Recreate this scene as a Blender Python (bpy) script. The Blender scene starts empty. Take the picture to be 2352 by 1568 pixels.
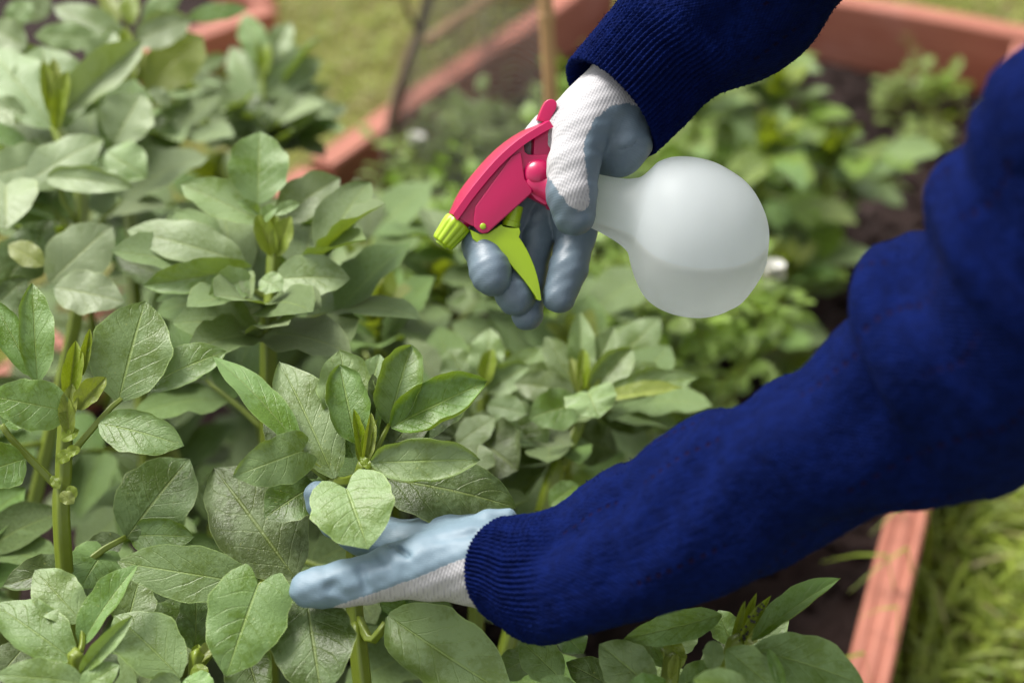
import bpy, bmesh, math, random
import numpy as np
from mathutils import Vector, Matrix
R = math.radians
rng = random.Random(7)
nrg = np.random.default_rng(11)
scene = bpy.context.scene
COL = scene.collection

# ------------------------------------------------------------------ camera, sky, sun, exposure
CAM = Vector((0.0, 0.0, 1.15))
PITCH = R(38.0)
FPX = 50.0 / 36.0 * 2352.0
cam_data = bpy.data.cameras.new('camera')
cam_data.lens = 50.0
cam_data.sensor_width = 36.0
cam_data.clip_start = 0.05
cam_data.clip_end = 500.0
cam_data.dof.use_dof = True
cam_data.dof.focus_distance = 0.845
cam_data.dof.aperture_fstop = 3.2
cam_data.dof.aperture_blades = 9
cam = bpy.data.objects.new('camera', cam_data)
cam.location = CAM
cam.rotation_euler = (R(90.0) - PITCH, 0.0, 0.0)
COL.objects.link(cam)
scene.camera = cam
RIGHT = Vector((1, 0, 0))
FWD = Vector((0, math.cos(PITCH), -math.sin(PITCH)))
UPV = Vector((0, math.sin(PITCH), math.cos(PITCH)))

SUN_EL, SUN_ROT = R(54.0), R(-52.0)
world = bpy.data.worlds.new('World')
scene.world = world
world.use_nodes = True
wn, wl = world.node_tree.nodes, world.node_tree.links
wn.clear()
sky = wn.new('ShaderNodeTexSky')
sky.sky_type = 'NISHITA'
sky.sun_disc = False
sky.sun_elevation = SUN_EL
sky.sun_rotation = SUN_ROT
sky.air_density = 1.0
sky.dust_density = 3.0
hsv = wn.new('ShaderNodeHueSaturation')
hsv.inputs['Saturation'].default_value = 0.15
bg = wn.new('ShaderNodeBackground')
bg.inputs['Strength'].default_value = 0.125
wo = wn.new('ShaderNodeOutputWorld')
wl.new(sky.outputs[0], hsv.inputs['Color'])
wl.new(hsv.outputs[0], bg.inputs['Color'])
wl.new(bg.outputs[0], wo.inputs['Surface'])
sun_data = bpy.data.lights.new('sun', 'SUN')
sun_data.energy = 2.3
sun_data.angle = R(26.0)
sun_data.color = (1.0, 0.96, 0.9)
sun = bpy.data.objects.new('sun', sun_data)
sdir = Vector((math.sin(SUN_ROT) * math.cos(SUN_EL), math.cos(SUN_ROT) * math.cos(SUN_EL), math.sin(SUN_EL)))
sun.rotation_euler = sdir.to_track_quat('Z', 'Y').to_euler()
sun.location = (-2, 3, 5)
COL.objects.link(sun)
vs = scene.view_settings
vs.view_transform = 'Standard'
vs.look = 'None'
vs.exposure = 1.2
vs.gamma = 1.0
vs.use_curve_mapping = False
scene.render.engine = 'CYCLES'
scene.cycles.use_denoising = True
scene.cycles.max_bounces = 8
scene.cycles.diffuse_bounces = 3
scene.cycles.transparent_max_bounces = 12

# ------------------------------------------------------------------ helpers
def P(px, py, d):
    """point seen at photo position px, py (2352 px wide) at d metres along the view axis"""
    return CAM + RIGHT * ((px - 1176.0) / FPX * d) + UPV * ((784.0 - py) / FPX * d) + FWD * d

def G(px, py, z=0.0):
    """point where the sight line through px, py meets the level z"""
    v = RIGHT * ((px - 1176.0) / FPX) + UPV * ((784.0 - py) / FPX) + FWD
    t = (z - CAM.z) / v.z
    return CAM + v * t

def link(o, parent=None):
    COL.objects.link(o)
    if parent is not None:
        o.parent = parent
    return o

def tag(o, label=None, cat=None, group=None, kind=None):
    if label: o['label'] = label
    if cat: o['category'] = cat
    if group: o['group'] = group
    if kind: o['kind'] = kind
    return o

def empty(name, loc, label=None, cat=None, group=None):
    o = bpy.data.objects.new(name, None)
    o.location = loc
    o.empty_display_size = 0.05
    COL.objects.link(o)
    return tag(o, label, cat, group)

def mesh_obj(name, verts, faces, mats, parent=None, smooth=True, uv=None, attrs=None, local=True, fmat=None):
    """one mesh object from world-space verts; verts become relative to the parent's location"""
    V = np.asarray(verts, dtype=np.float64).reshape(-1, 3)
    if parent is not None and local:
        off = np.array(parent_origin(parent))
        V = V - off
    me = bpy.data.meshes.new(name)
    F = faces.tolist() if isinstance(faces, np.ndarray) else faces
    me.from_pydata(V.tolist(), [], F)
    if not isinstance(mats, (list, tuple)): mats = [mats]
    for m in mats: me.materials.append(m)
    if smooth: me.polygons.foreach_set('use_smooth', [True] * len(me.polygons))
    if fmat is not None: me.polygons.foreach_set('material_index', list(fmat))
    if uv is not None:
        uvl = me.uv_layers.new(name='UVMap')
        li = np.empty(len(me.loops), dtype=np.int32)
        me.loops.foreach_get('vertex_index', li)
        uvl.data.foreach_set('uv', np.asarray(uv, dtype=np.float32)[li].ravel())
    for k, a in (attrs or {}).items():
        at = me.attributes.new(k, 'FLOAT', 'POINT')
        at.data.foreach_set('value', np.asarray(a, dtype=np.float32))
    me.update()
    o = bpy.data.objects.new(name, me)
    return link(o, parent)

def parent_origin(p):
    v = Vector((0, 0, 0))
    while p is not None:
        v = v + p.location
        p = p.parent
    return v

def catmull(pts, n):
    """n points along a Catmull-Rom curve through rows of pts"""
    A = np.asarray(pts, dtype=float)
    m = len(A)
    if m == 2:
        t = np.linspace(0, 1, n)[:, None]
        return A[0] * (1 - t) + A[1] * t
    E = np.vstack([2 * A[0] - A[1], A, 2 * A[-1] - A[-2]])
    s = np.linspace(0, m - 1 - 1e-9, n)
    i = s.astype(int)
    t = (s - i)[:, None]
    p0, p1, p2, p3 = E[i], E[i + 1], E[i + 2], E[i + 3]
    return 0.5 * (2 * p1 + (p2 - p0) * t + (2 * p0 - 5 * p1 + 4 * p2 - p3) * t ** 2 + (3 * p1 - p0 - 3 * p2 + p3) * t ** 3)

def tube_geo(path, radii, n=8, square=0.0, cap=True):
    P_ = np.asarray(path, dtype=float)
    m = len(P_)
    rad = np.broadcast_to(np.asarray(radii, dtype=float), (m,))
    T = np.gradient(P_, axis=0)
    T /= np.linalg.norm(T, axis=1)[:, None] + 1e-12
    a = np.array([0, 0, 1.0]) if abs(T[0][2]) < 0.9 else np.array([1.0, 0, 0])
    nx = np.cross(a, T[0]); nx /= np.linalg.norm(nx)
    V, UV = [], []
    th = np.linspace(0, 2 * np.pi, n, endpoint=False)
    prof = 1.0 + square * np.cos(4 * th)
    for k in range(m):
        nx = nx - T[k] * np.dot(nx, T[k]); nx /= np.linalg.norm(nx) + 1e-12
        ny = np.cross(T[k], nx)
        V.append(P_[k] + rad[k] * prof[:, None] * (np.cos(th)[:, None] * nx + np.sin(th)[:, None] * ny))
        UV += [(j / n, k / max(1, m - 1)) for j in range(n)]
    V = np.vstack(V)
    F = []
    for k in range(m - 1):
        for j in range(n):
            a_, b_ = k * n + j, k * n + (j + 1) % n
            F.append((a_, b_, b_ + n, a_ + n))
    if cap:
        F.append(tuple(range(n - 1, -1, -1)))
        F.append(tuple(range((m - 1) * n, m * n)))
    return V, F, UV

class Geo:
    """collects several pieces of geometry for one mesh"""
    def __init__(self): self.V, self.F, self.UV, self.n = [], [], [], 0
    def add(self, V, F, UV=None):
        V = np.asarray(V, dtype=float)
        self.V.append(V)
        self.F += [tuple(i + self.n for i in f) for f in F]
        self.UV += list(UV) if UV is not None else [(0.0, 0.0)] * len(V)
        self.n += len(V)
    def build(self, name, mat, parent=None, **k):
        return mesh_obj(name, np.vstack(self.V), self.F, mat, parent, uv=self.UV, **k)

def tube(name, path, radii, mat, parent=None, n=8, steps=None, square=0.0):
    path = [tuple(p) for p in path]
    if steps:
        rad = catmull(np.asarray(radii, dtype=float)[:, None], steps)[:, 0] if np.ndim(radii) else radii
        path = catmull(path, steps)
    else:
        rad = radii
    V, F, UV = tube_geo(path, rad, n, square)
    return mesh_obj(name, V, F, mat, parent, uv=UV)

# ---- implicit surfaces, meshed with surface nets
def smin(a, b, k):
    if k <= 0: return np.minimum(a, b)
    h = np.clip(0.5 + 0.5 * (b - a) / k, 0, 1)
    return b * (1 - h) + a * h - k * h * (1 - h)

def cap_d(X, a, b, ra, rb):
    a = np.asarray(a, float); b = np.asarray(b, float)
    ab = b - a
    t = np.clip(((X - a) @ ab) / (ab @ ab + 1e-12), 0, 1)
    return np.linalg.norm(X - a - t[..., None] * ab, axis=-1) - (ra + t * (rb - ra))

def chain_d(X, pts, k):
    """pts: rows x, y, z, r"""
    d = None
    for p, q in zip(pts[:-1], pts[1:]):
        e = cap_d(X, p[:3], q[:3], p[3], q[3])
        d = e if d is None else smin(d, e, k)
    return d

def surface_nets(f, lo, h):
    f = np.asarray(f, dtype=np.float64)
    nx, ny, nz = f.shape
    ins = f < 0
    acc = np.zeros((nx - 1, ny - 1, nz - 1, 3)); cnt = np.zeros((nx - 1, ny - 1, nz - 1))
    corners = [(i, j, k) for i in (0, 1) for j in (0, 1) for k in (0, 1)]
    def sub(A, c): return A[c[0]:nx - 1 + c[0], c[1]:ny - 1 + c[1], c[2]:nz - 1 + c[2]]
    for c in corners:
        for ax in range(3):
            if c[ax] == 1: continue
            e = list(c); e[ax] = 1
            A, B = sub(f, c), sub(f, e)
            m = sub(ins, c) != sub(ins, e)
            t = np.where(m, A / np.where(m, A - B, 1), 0)
            for q in range(3):
                acc[..., q] += np.where(m, c[q] + (t if q == ax else 0), 0)
            cnt += m
    act = cnt > 0
    idx = -np.ones(act.shape, dtype=np.int64)
    idx[act] = np.arange(act.sum())
    g = np.argwhere(act)
    V = (g + acc[act] / cnt[act][:, None]) * h + np.asarray(lo)
    F = []
    for ax in range(3):
        u, v = (ax + 1) % 3, (ax + 2) % 3
        s0 = [slice(None)] * 3; s1 = [slice(None)] * 3
        s0[ax] = slice(0, f.shape[ax] - 1); s1[ax] = slice(1, f.shape[ax])
        A, B = ins[tuple(s0)], ins[tuple(s1)]
        for flip in (False, True):
            m = (A & ~B) if not flip else (~A & B)
            q = np.argwhere(m)
            q = q[(q[:, u] > 0) & (q[:, v] > 0) & (q[:, u] < f.shape[u] - 1) & (q[:, v] < f.shape[v] - 1)]
            def at(du, dv):
                r = q.copy(); r[:, u] += du; r[:, v] += dv
                return idx[r[:, 0], r[:, 1], r[:, 2]]
            quad = np.stack([at(-1, -1), at(0, -1), at(0, 0), at(-1, 0)], 1)
            F.append(quad if not flip else quad[:, ::-1])
    return V, np.vstack(F)

def relax(V, F, it=3, lam=0.5):
    e = np.vstack([F[:, [0, 1]], F[:, [1, 2]], F[:, [2, 3]], F[:, [3, 0]]])
    e = np.vstack([e, e[:, ::-1]])
    deg = np.bincount(e[:, 0], minlength=len(V))[:, None]
    for k in range(it):
        for l in (lam, -lam * 1.03):
            S = np.zeros_like(V)
            for q in range(3): S[:, q] = np.bincount(e[:, 0], weights=V[e[:, 1], q], minlength=len(V))
            V = V + l * (S / deg - V)
    return V

def sdf_grid(lo, hi, h):
    ax = [np.arange(lo[i], hi[i] + h, h) for i in range(3)]
    return np.stack(np.meshgrid(*ax, indexing='ij'), -1)

# ------------------------------------------------------------------ materials
def new_mat(name):
    m = bpy.data.materials.new(name)
    m.use_nodes = True
    n = m.node_tree.nodes; n.clear()
    out = n.new('ShaderNodeOutputMaterial')
    b = n.new('ShaderNodeBsdfPrincipled')
    m.node_tree.links.new(b.outputs[0], out.inputs['Surface'])
    return m, n, m.node_tree.links, b, out

class N:
    """small node-building helper"""
    def __init__(s, m): s.n, s.l = m.node_tree.nodes, m.node_tree.links
    def _in(s, sock, v):
        if isinstance(v, bpy.types.NodeSocket): s.l.new(v, sock)
        elif v is not None: sock.default_value = v
    def math(s, op, a, b=None, c=None, clamp=False):
        n = s.n.new('ShaderNodeMath'); n.operation = op; n.use_clamp = clamp
        for i, v in enumerate((a, b, c)): s._in(n.inputs[i], v)
        return n.outputs[0]
    def mix(s, f, a, b):
        n = s.n.new('ShaderNodeMix'); n.data_type = 'RGBA'
        s._in(n.inputs[0], f)
        for i, v in ((6, a), (7, b)):
            s._in(n.inputs[i], v if isinstance(v, bpy.types.NodeSocket) else tuple(v) + (1.0,))
        return n.outputs[2]
    def noise(s, vec, scale, detail=4, rough=0.55, dist=0.0):
        n = s.n.new('ShaderNodeTexNoise')
        s._in(n.inputs['Vector'], vec)
        n.inputs['Scale'].default_value = scale; n.inputs['Detail'].default_value = detail
        n.inputs['Roughness'].default_value = rough; n.inputs['Distortion'].default_value = dist
        return n.outputs[0]
    def smooth(s, v, a, b, lo=0.0, hi=1.0):
        n = s.n.new('ShaderNodeMapRange'); n.interpolation_type = 'SMOOTHSTEP'
        s._in(n.inputs[0], v)
        for i, x in enumerate((a, b, lo, hi)): n.inputs[i + 1].default_value = x
        return n.outputs[0]
    def geo(s, which='Object'):
        return s.n.new('ShaderNodeTexCoord').outputs[which]
    def attr(s, name):
        n = s.n.new('ShaderNodeAttribute'); n.attribute_name = name
        return n.outputs['Fac']
    def sep(s, v):
        n = s.n.new('ShaderNodeSeparateXYZ'); s._in(n.inputs[0], v)
        return n.outputs
    def comb(s, x, y, z):
        n = s.n.new('ShaderNodeCombineXYZ')
        for i, v in enumerate((x, y, z)): s._in(n.inputs[i], v)
        return n.outputs[0]
    def bump(s, h, strength=0.3, dist=0.001, normal=None):
        n = s.n.new('ShaderNodeBump')
        s._in(n.inputs['Height'], h); n.inputs['Strength'].default_value = strength
        n.inputs['Distance'].default_value = dist
        if normal is not None: s._in(n.inputs['Normal'], normal)
        return n.outputs[0]
    def rand(s):
        return s.n.new('ShaderNodeObjectInfo').outputs['Random']

def leaf_mat(name, base, olive, gloss_patch, trans, rough=0.42, trans_w=0.28):
    m, n, l, b, out = new_mat(name)
    q = N(m)
    uv = q.n.new('ShaderNodeUVMap').outputs[0]
    u, v, _ = q.sep(uv)
    ob = q.geo('Object')
    rnd = q.rand()
    au = q.math('ABSOLUTE', q.math('MULTIPLY_ADD', u, 2.0, -1.0))
    shift = q.comb(q.math('MULTIPLY', rnd, 7.0), q.math('MULTIPLY', rnd, 3.0), 0.0)
    vec = q.n.new('ShaderNodeVectorMath'); vec.operation = 'ADD'
    l.new(ob, vec.inputs[0]); l.new(shift, vec.inputs[1])
    pos = vec.outputs[0]
    n1 = q.noise(pos, 45.0, 5, 0.6)
    n2 = q.noise(pos, 320.0, 4, 0.65)
    n3 = q.noise(pos, 1100.0, 2, 0.5)
    wob = q.math('MULTIPLY_ADD', n1, 0.10, -0.05)
    c = q.math('ADD', q.math('SUBTRACT', v, q.math('MULTIPLY', au, 0.30)), wob)
    fr = q.math('ABSOLUTE', q.math('SUBTRACT', q.math('FRACT', q.math('MULTIPLY', c, 6.5)), 0.5))
    side = q.math('MULTIPLY', q.smooth(fr, 0.0, 0.075, 1.0, 0.0), q.smooth(au, 0.55, 0.95, 1.0, 0.0))
    mid = q.smooth(au, 0.012, 0.05, 1.0, 0.0)
    edge = q.smooth(au, 0.955, 0.985, 0.0, 1.0)
    # bloom rubbed or washed off in patches
    patch = q.smooth(q.math('MULTIPLY_ADD', n2, 0.35, q.math('MULTIPLY', n1, 0.75)), 0.48 - gloss_patch, 0.66 - gloss_patch)
    col = q.mix(patch, base, olive)
    h = q.n.new('ShaderNodeHueSaturation')
    l.new(q.math('MULTIPLY_ADD', rnd, 0.022, 0.489), h.inputs['Hue'])
    l.new(q.math('MULTIPLY_ADD', rnd, 0.25, 0.88), h.inputs['Saturation'])
    l.new(q.math('MULTIPLY_ADD', q.math('FRACT', q.math('MULTIPLY', rnd, 17.3)), 0.30, 0.92), h.inputs['Value'])
    l.new(col, h.inputs['Color'])
    col = h.outputs[0]
    pale = (min(1, base[0] * 1.7 + .03), min(1, base[1] * 1.5 + .03), base[2] * 1.25)
    col = q.mix(q.math('MULTIPLY', side, 0.13), col, pale)
    col = q.mix(q.math('MULTIPLY', mid, 0.42), col, pale)
    col = q.mix(q.math('MULTIPLY', edge, 0.55), col, (base[0] * 1.9, base[1] * 1.7, base[2] * 1.6))
    spots = q.smooth(q.noise(pos, 520.0, 1, 0.4), 0.74, 0.79)
    col = q.mix(q.math('MULTIPLY', spots, 0.5), col, (0.28, 0.30, 0.08))
    l.new(col, b.inputs['Base Color'])
    b.inputs['IOR'].default_value = 1.45
    b.inputs['Sheen Weight'].default_value = 0.05
    b.inputs['Sheen Roughness'].default_value = 0.35
    l.new(q.math('MULTIPLY_ADD', n2, 0.22, q.math('MULTIPLY_ADD', patch, -0.14, rough - 0.06)), b.inputs['Roughness'])
    hgt = q.math('ADD', q.math('MULTIPLY_ADD', side, -0.30, q.math('MULTIPLY', mid, -0.9)), q.math('MULTIPLY_ADD', n2, 0.8, q.math('MULTIPLY', n3, 0.35)))
    bn = q.bump(hgt, 0.75, 0.0009)
    l.new(bn, b.inputs['Normal'])
    t = n.new('ShaderNodeBsdfTranslucent')
    t.inputs['Color'].default_value = tuple(trans) + (1,)
    l.new(bn, t.inputs['Normal'])
    mx = n.new('ShaderNodeMixShader'); mx.inputs[0].default_value = trans_w
    l.new(b.outputs[0], mx.inputs[1]); l.new(t.outputs[0], mx.inputs[2])
    l.new(mx.outputs[0], out.inputs['Surface'])
    return m

M = {}
M['leaf'] = leaf_mat('bean_leaf', (0.150, 0.232, 0.078), (0.090, 0.150, 0.022), -0.01, (0.22, 0.32, 0.012), 0.38, 0.20)
M['lit_waxy'] = leaf_mat('lit_waxy_bean_leaf', (0.205, 0.272, 0.128), (0.130, 0.190, 0.055), -0.06, (0.26, 0.36, 0.015), 0.40, 0.20)  # waxy leaf, colour brightened to stand in for sky sheen on far plants
M['sage'] = leaf_mat('sage_bean_leaf', (0.172, 0.238, 0.100), (0.105, 0.158, 0.036), -0.03, (0.24, 0.34, 0.012), 0.40, 0.20)
M['young'] = leaf_mat('young_bean_leaf', (0.190, 0.235, 0.046), (0.130, 0.175, 0.018), 0.0, (0.30, 0.38, 0.012), 0.36, 0.28)
M['wet'] = leaf_mat('old_bean_leaf', (0.105, 0.152, 0.054), (0.044, 0.070, 0.008), 0.04, (0.12, 0.19, 0.008), 0.42, 0.14)
M['far_leaf'] = leaf_mat('pea_leaf', (0.170, 0.250, 0.048), (0.110, 0.175, 0.018), 0.0, (0.26, 0.40, 0.014), 0.42, 0.30)

def plain(name, base, rough=0.5, var=0.25, nscale=40.0, bump=0.2, bdist=0.001, bscale=None, spec=0.5, sheen=0.0, coat=0.0, detail=5):
    m, n, l, b, out = new_mat(name)
    q = N(m)
    ob = q.geo('Object')
    ns = q.noise(ob, nscale, detail, 0.6)
    k0, k1 = 1 - var, 1 + var
    col = q.mix(ns, tuple(c * k0 for c in base), tuple(min(1, c * k1) for c in base))
    l.new(col, b.inputs['Base Color'])
    b.inputs['Roughness'].default_value = rough
    b.inputs['Specular IOR Level'].default_value = spec
    if sheen:
        b.inputs['Sheen Weight'].default_value = sheen
        b.inputs['Sheen Roughness'].default_value = 0.5
    b.inputs['Coat Weight'].default_value = coat
    if bump:
        l.new(q.bump(q.noise(ob, bscale or nscale * 3, 4, 0.6), bump, bdist), b.inputs['Normal'])
    return m

M['stem'] = plain('bean_stem', (0.135, 0.180, 0.014), 0.40, 0.3, 60, 0.3, 0.0008)
M['pink'] = plain('pink_plastic', (0.42, 0.0016, 0.070), 0.30, 0.05, 25, 0.06, 0.0003, 220, coat=0.15)
M['lime'] = plain('lime_plastic', (0.29, 0.43, 0.008), 0.36, 0.05, 25, 0.08, 0.0003, 300)
M['wood'] = plain('brown_bark', (0.16, 0.105, 0.075), 0.8, 0.4, 50, 0.6, 0.002)
M['bamboo'] = plain('dry_bamboo', (0.40, 0.235, 0.105), 0.5, 0.2, 25, 0.2, 0.001)
M['net'] = plain('dark_net', (0.045, 0.04, 0.038), 0.6, 0.1, 50, 0)
M['flower'] = plain('white_petal', (0.70, 0.70, 0.64), 0.55, 0.05, 50, 0.2, 0.001)
M['trousers'] = plain('dark_cloth', (0.03, 0.035, 0.05), 0.85, 0.2, 80, 0.3, 0.001)
M['skin'] = plain('skin', (0.55, 0.34, 0.25), 0.5, 0.1, 30, 0.1, 0.001)
M['hair'] = plain('brown_hair', (0.06, 0.035, 0.02), 0.5, 0.3, 90, 0.5, 0.003)
M['boot'] = plain('boot_rubber', (0.03, 0.045, 0.03), 0.4, 0.1, 30, 0.1, 0.001)

def glove_mat(name, coatcol, drop=-0.44):
    m, n, l, b, out = new_mat(name)
    q = N(m)
    ob = q.geo('Object')
    x, y, z = q.sep(ob)
    co = q.attr('coat')
    ns = q.noise(ob, 900.0, 3, 0.6)
    big = q.noise(ob, 60.0, 4, 0.55)
    # knitted stitches, about 1.2 mm
    st = q.math('MULTIPLY', q.math('SINE', q.math('MULTIPLY', q.math('ADD', x, q.math('MULTIPLY', y, 0.25)), 2700.0)),
                q.math('SINE', q.math('MULTIPLY', q.math('SUBTRACT', y, q.math('MULTIPLY', x, 0.25)), 2500.0)))
    row = q.math('SINE', q.math('MULTIPLY', q.math('ADD', y, q.math('ADD', q.math('MULTIPLY', z, 0.6), q.math('MULTIPLY', x, 0.15))), 4300.0))
    hole = q.smooth(st, 0.35, 0.9)
    k = q.smooth(q.math('ADD', q.math('MULTIPLY_ADD', ns, 0.5, q.math('SUBTRACT', co, 0.5)), q.math('MULTIPLY', q.noise(ob, 260.0, 2, 0.5), 0.5)), 0.44, 0.56)
    white = q.mix(q.math('MULTIPLY', hole, 0.5), (0.385, 0.378, 0.385), (0.20, 0.20, 0.23))
    grey = q.mix(big, tuple(c * 0.82 for c in coatcol), tuple(min(1, c * 1.15) for c in coatcol))
    l.new(q.mix(k, white, grey), b.inputs['Base Color'])
    l.new(q.math('MULTIPLY_ADD', k, drop, 0.88), b.inputs['Roughness'])
    h = q.math('ADD', q.math('MULTIPLY', st, q.math('MULTIPLY_ADD', k, -0.9, 1.0)), q.math('MULTIPLY', q.math('ADD', row, q.math('MULTIPLY', ns, 2.2)), q.math('MULTIPLY', k, 0.14)))
    h = q.math('ADD', h, q.math('MULTIPLY', q.noise(ob, 170.0, 3, 0.5), q.math('MULTIPLY', k, 1.6)))
    l.new(q.bump(h, 0.32, 0.0004), b.inputs['Normal'])
    return m
M['glove_r'] = glove_mat('dipped_glove_shaded', (0.108, 0.150, 0.186))  # same coating as the left glove, colour darkened for shade and wet
M['glove_l'] = glove_mat('dipped_glove_lit', (0.135, 0.200, 0.246), -0.33)  # coating colour lightened to stand for front light on this palm

def knit_mat(name, rib=False):
    m, n, l, b, out = new_mat(name)
    q = N(m)
    uv = q.n.new('ShaderNodeUVMap').outputs[0]
    u, v, _ = q.sep(uv)           # u: turns round the sleeve, v: metres along it
    ob = q.geo('Object')
    ns = q.noise(ob, 140.0, 5, 0.65)
    fine = q.noise(ob, 1500.0, 3, 0.7)
    a = q.math('MULTIPLY', u, 2 * math.pi * 130)
    w = q.math('MULTIPLY', v, 2 * math.pi * 330)
    st = q.math('MULTIPLY', q.math('SINE', a), q.math('SINE', q.math('ADD', w, q.math('MULTIPLY', q.math('ABSOLUTE', q.math('SINE', a)), 1.5))))
    col = q.mix(q.smooth(ns, 0.3, 0.72), (0.0008, 0.0038, 0.034), (0.0015, 0.0068, 0.061))
    col = q.mix(q.math('MULTIPLY', q.smooth(fine, 0.55, 0.8), 0.35), col, (0.003, 0.009, 0.07))
    h = q.math('ADD', q.math('MULTIPLY', st, 1.2), q.math('MULTIPLY_ADD', fine, 0.6, q.math('MULTIPLY', ns, 1.0)))
    if not rib:
        # eyelet rows: small openwork holes running along the sleeve
        line = q.math('ABSOLUTE', q.math('SUBTRACT', q.math('FRACT', q.math('MULTIPLY_ADD', v, 0.12, q.math('MULTIPLY', u, 11.0))), 0.5))
        on = q.smooth(q.noise(q.comb(q.math('MULTIPLY', q.math('FLOOR', q.math('MULTIPLY_ADD', v, 0.12, q.math('MULTIPLY', u, 11.0))), 3.7), q.math('MULTIPLY', v, 14.0), 0.0), 1.0, 0, 0.5), 0.48, 0.53)
        dash = q.smooth(q.math('SINE', q.math('MULTIPLY', v, 2 * math.pi * 170)), -0.2, 0.5)
        hole = q.math('MULTIPLY', q.math('MULTIPLY', q.smooth(line, 0.025, 0.06, 1.0, 0.0), on), dash)
        col = q.mix(q.math('MULTIPLY', hole, 0.7), col, (0.006, 0.002, 0.010))
        h = q.math('MULTIPLY_ADD', hole, -4.0, h)
    l.new(col, b.inputs['Base Color'])
    b.inputs['Roughness'].default_value = 0.9
    b.inputs['Specular IOR Level'].default_value = 0.06
    b.inputs['Sheen Weight'].default_value = 0.015
    b.inputs['Sheen Roughness'].default_value = 0.4
    b.inputs['Sheen Tint'].default_value = (0.12, 0.2, 0.8, 1)
    l.new(q.bump(h, 0.35, 0.0007), b.inputs['Normal'])
    return m
M['knit'] = knit_mat('navy_knit')
M['rib'] = knit_mat('navy_rib', True)

def board_mat():
    m, n, l, b, out = new_mat('red_stained_board')
    q = N(m)
    ob = q.geo('Object')
    uv = q.n.new('ShaderNodeUVMap').outputs[0]
    u, v, _ = q.sep(uv)
    grain = q.noise(q.comb(q.math('MULTIPLY', u, 140.0), q.math('MULTIPLY', v, 5.0), 0.0), 1.0, 6, 0.65, 0.6)
    n1 = q.noise(ob, 9.0, 5, 0.6)
    col = q.mix(q.smooth(grain, 0.3, 0.72), (0.30, 0.092, 0.055), (0.42, 0.165, 0.110))
    col = q.mix(q.smooth(n1, 0.55, 0.8, 0.0, 0.5), col, (0.46, 0.22, 0.18))
    l.new(col, b.inputs['Base Color'])
    b.inputs['Roughness'].default_value = 0.62
    l.new(q.bump(grain, 0.5, 0.002), b.inputs['Normal'])
    return m
M['board'] = board_mat()

def ground_mat(name, cols, scale, bump, bdist, rough=0.95):
    m, n, l, b, out = new_mat(name)
    q = N(m)
    ob = q.geo('Object')
    n1 = q.noise(ob, scale, 8, 0.68)
    n2 = q.noise(ob, scale * 6, 6, 0.7)
    col = q.mix(q.smooth(n1, 0.35, 0.68), cols[0], cols[1])
    col = q.mix(q.smooth(n2, 0.55, 0.72), col, cols[2])
    l.new(col, b.inputs['Base Color'])
    b.inputs['Roughness'].default_value = rough
    b.inputs['Specular IOR Level'].default_value = 0.2
    l.new(q.bump(q.math('MULTIPLY_ADD', n2, 0.6, n1), bump, bdist), b.inputs['Normal'])
    return m
M['soil'] = ground_mat('dark_soil', ((0.018, 0.0105, 0.009), (0.036, 0.022, 0.019), (0.066, 0.044, 0.039)), 22.0, 0.9, 0.012)
M['lawn'] = ground_mat('lawn_earth', ((0.115, 0.10, 0.034), (0.125, 0.145, 0.028), (0.21, 0.19, 0.075)), 3.5, 0.8, 0.01)

def grass_mat():
    m, n, l, b, out = new_mat('grass_blade')
    q = N(m)
    t = q.attr('tint'); y = q.attr('dry')
    col = q.mix(t, (0.16, 0.25, 0.012), (0.35, 0.45, 0.045))
    col = q.mix(y, col, (0.34, 0.29, 0.12))
    l.new(col, b.inputs['Base Color'])
    b.inputs['Roughness'].default_value = 0.5
    tr = n.new('ShaderNodeBsdfTranslucent')
    l.new(col, tr.inputs['Color'])
    mx = n.new('ShaderNodeMixShader'); mx.inputs[0].default_value = 0.35
    l.new(b.outputs[0], mx.inputs[1]); l.new(tr.outputs[0], mx.inputs[2])
    l.new(mx.outputs[0], out.inputs['Surface'])
    return m
M['grass'] = grass_mat()

def bottle_mat(name, base, transm, rough, tw):
    m, n, l, b, out = new_mat(name)
    q = N(m)
    ob = q.geo('Object')
    ns = q.noise(ob, 18.0, 4, 0.5)
    l.new(q.mix(ns, tuple(c * 0.95 for c in base), base), b.inputs['Base Color'])
    b.inputs['Roughness'].default_value = rough
    b.inputs['IOR'].default_value = 1.4
    l.new(q.bump(q.noise(ob, 300.0, 3, 0.6), 0.06, 0.0004), b.inputs['Normal'])
    t = n.new('ShaderNodeBsdfTranslucent'); t.inputs['Color'].default_value = tuple(base) + (1,)
    r = n.new('ShaderNodeBsdfRefraction'); r.inputs['Roughness'].default_value = 0.55; r.inputs['IOR'].default_value = 1.05
    r.inputs['Color'].default_value = (0.97, 0.98, 0.98, 1)
    a = n.new('ShaderNodeMixShader'); a.inputs[0].default_value = tw
    l.new(b.outputs[0], a.inputs[1]); l.new(t.outputs[0], a.inputs[2])
    c = n.new('ShaderNodeMixShader'); c.inputs[0].default_value = transm
    l.new(a.outputs[0], c.inputs[1]); l.new(r.outputs[0], c.inputs[2])
    l.new(c.outputs[0], out.inputs['Surface'])
    return m
M['bottle'] = bottle_mat('frosted_plastic', (0.90, 0.945, 0.975), 0.06, 0.42, 0.74)
M['bottle_wet'] = bottle_mat('frosted_plastic_wet', (0.90, 0.93, 0.935), 0.07, 0.42, 0.80)
M['liquid'] = bottle_mat('cloudy_liquid', (0.92, 0.91, 0.86), 0.85, 0.2, 0.8)

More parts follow.
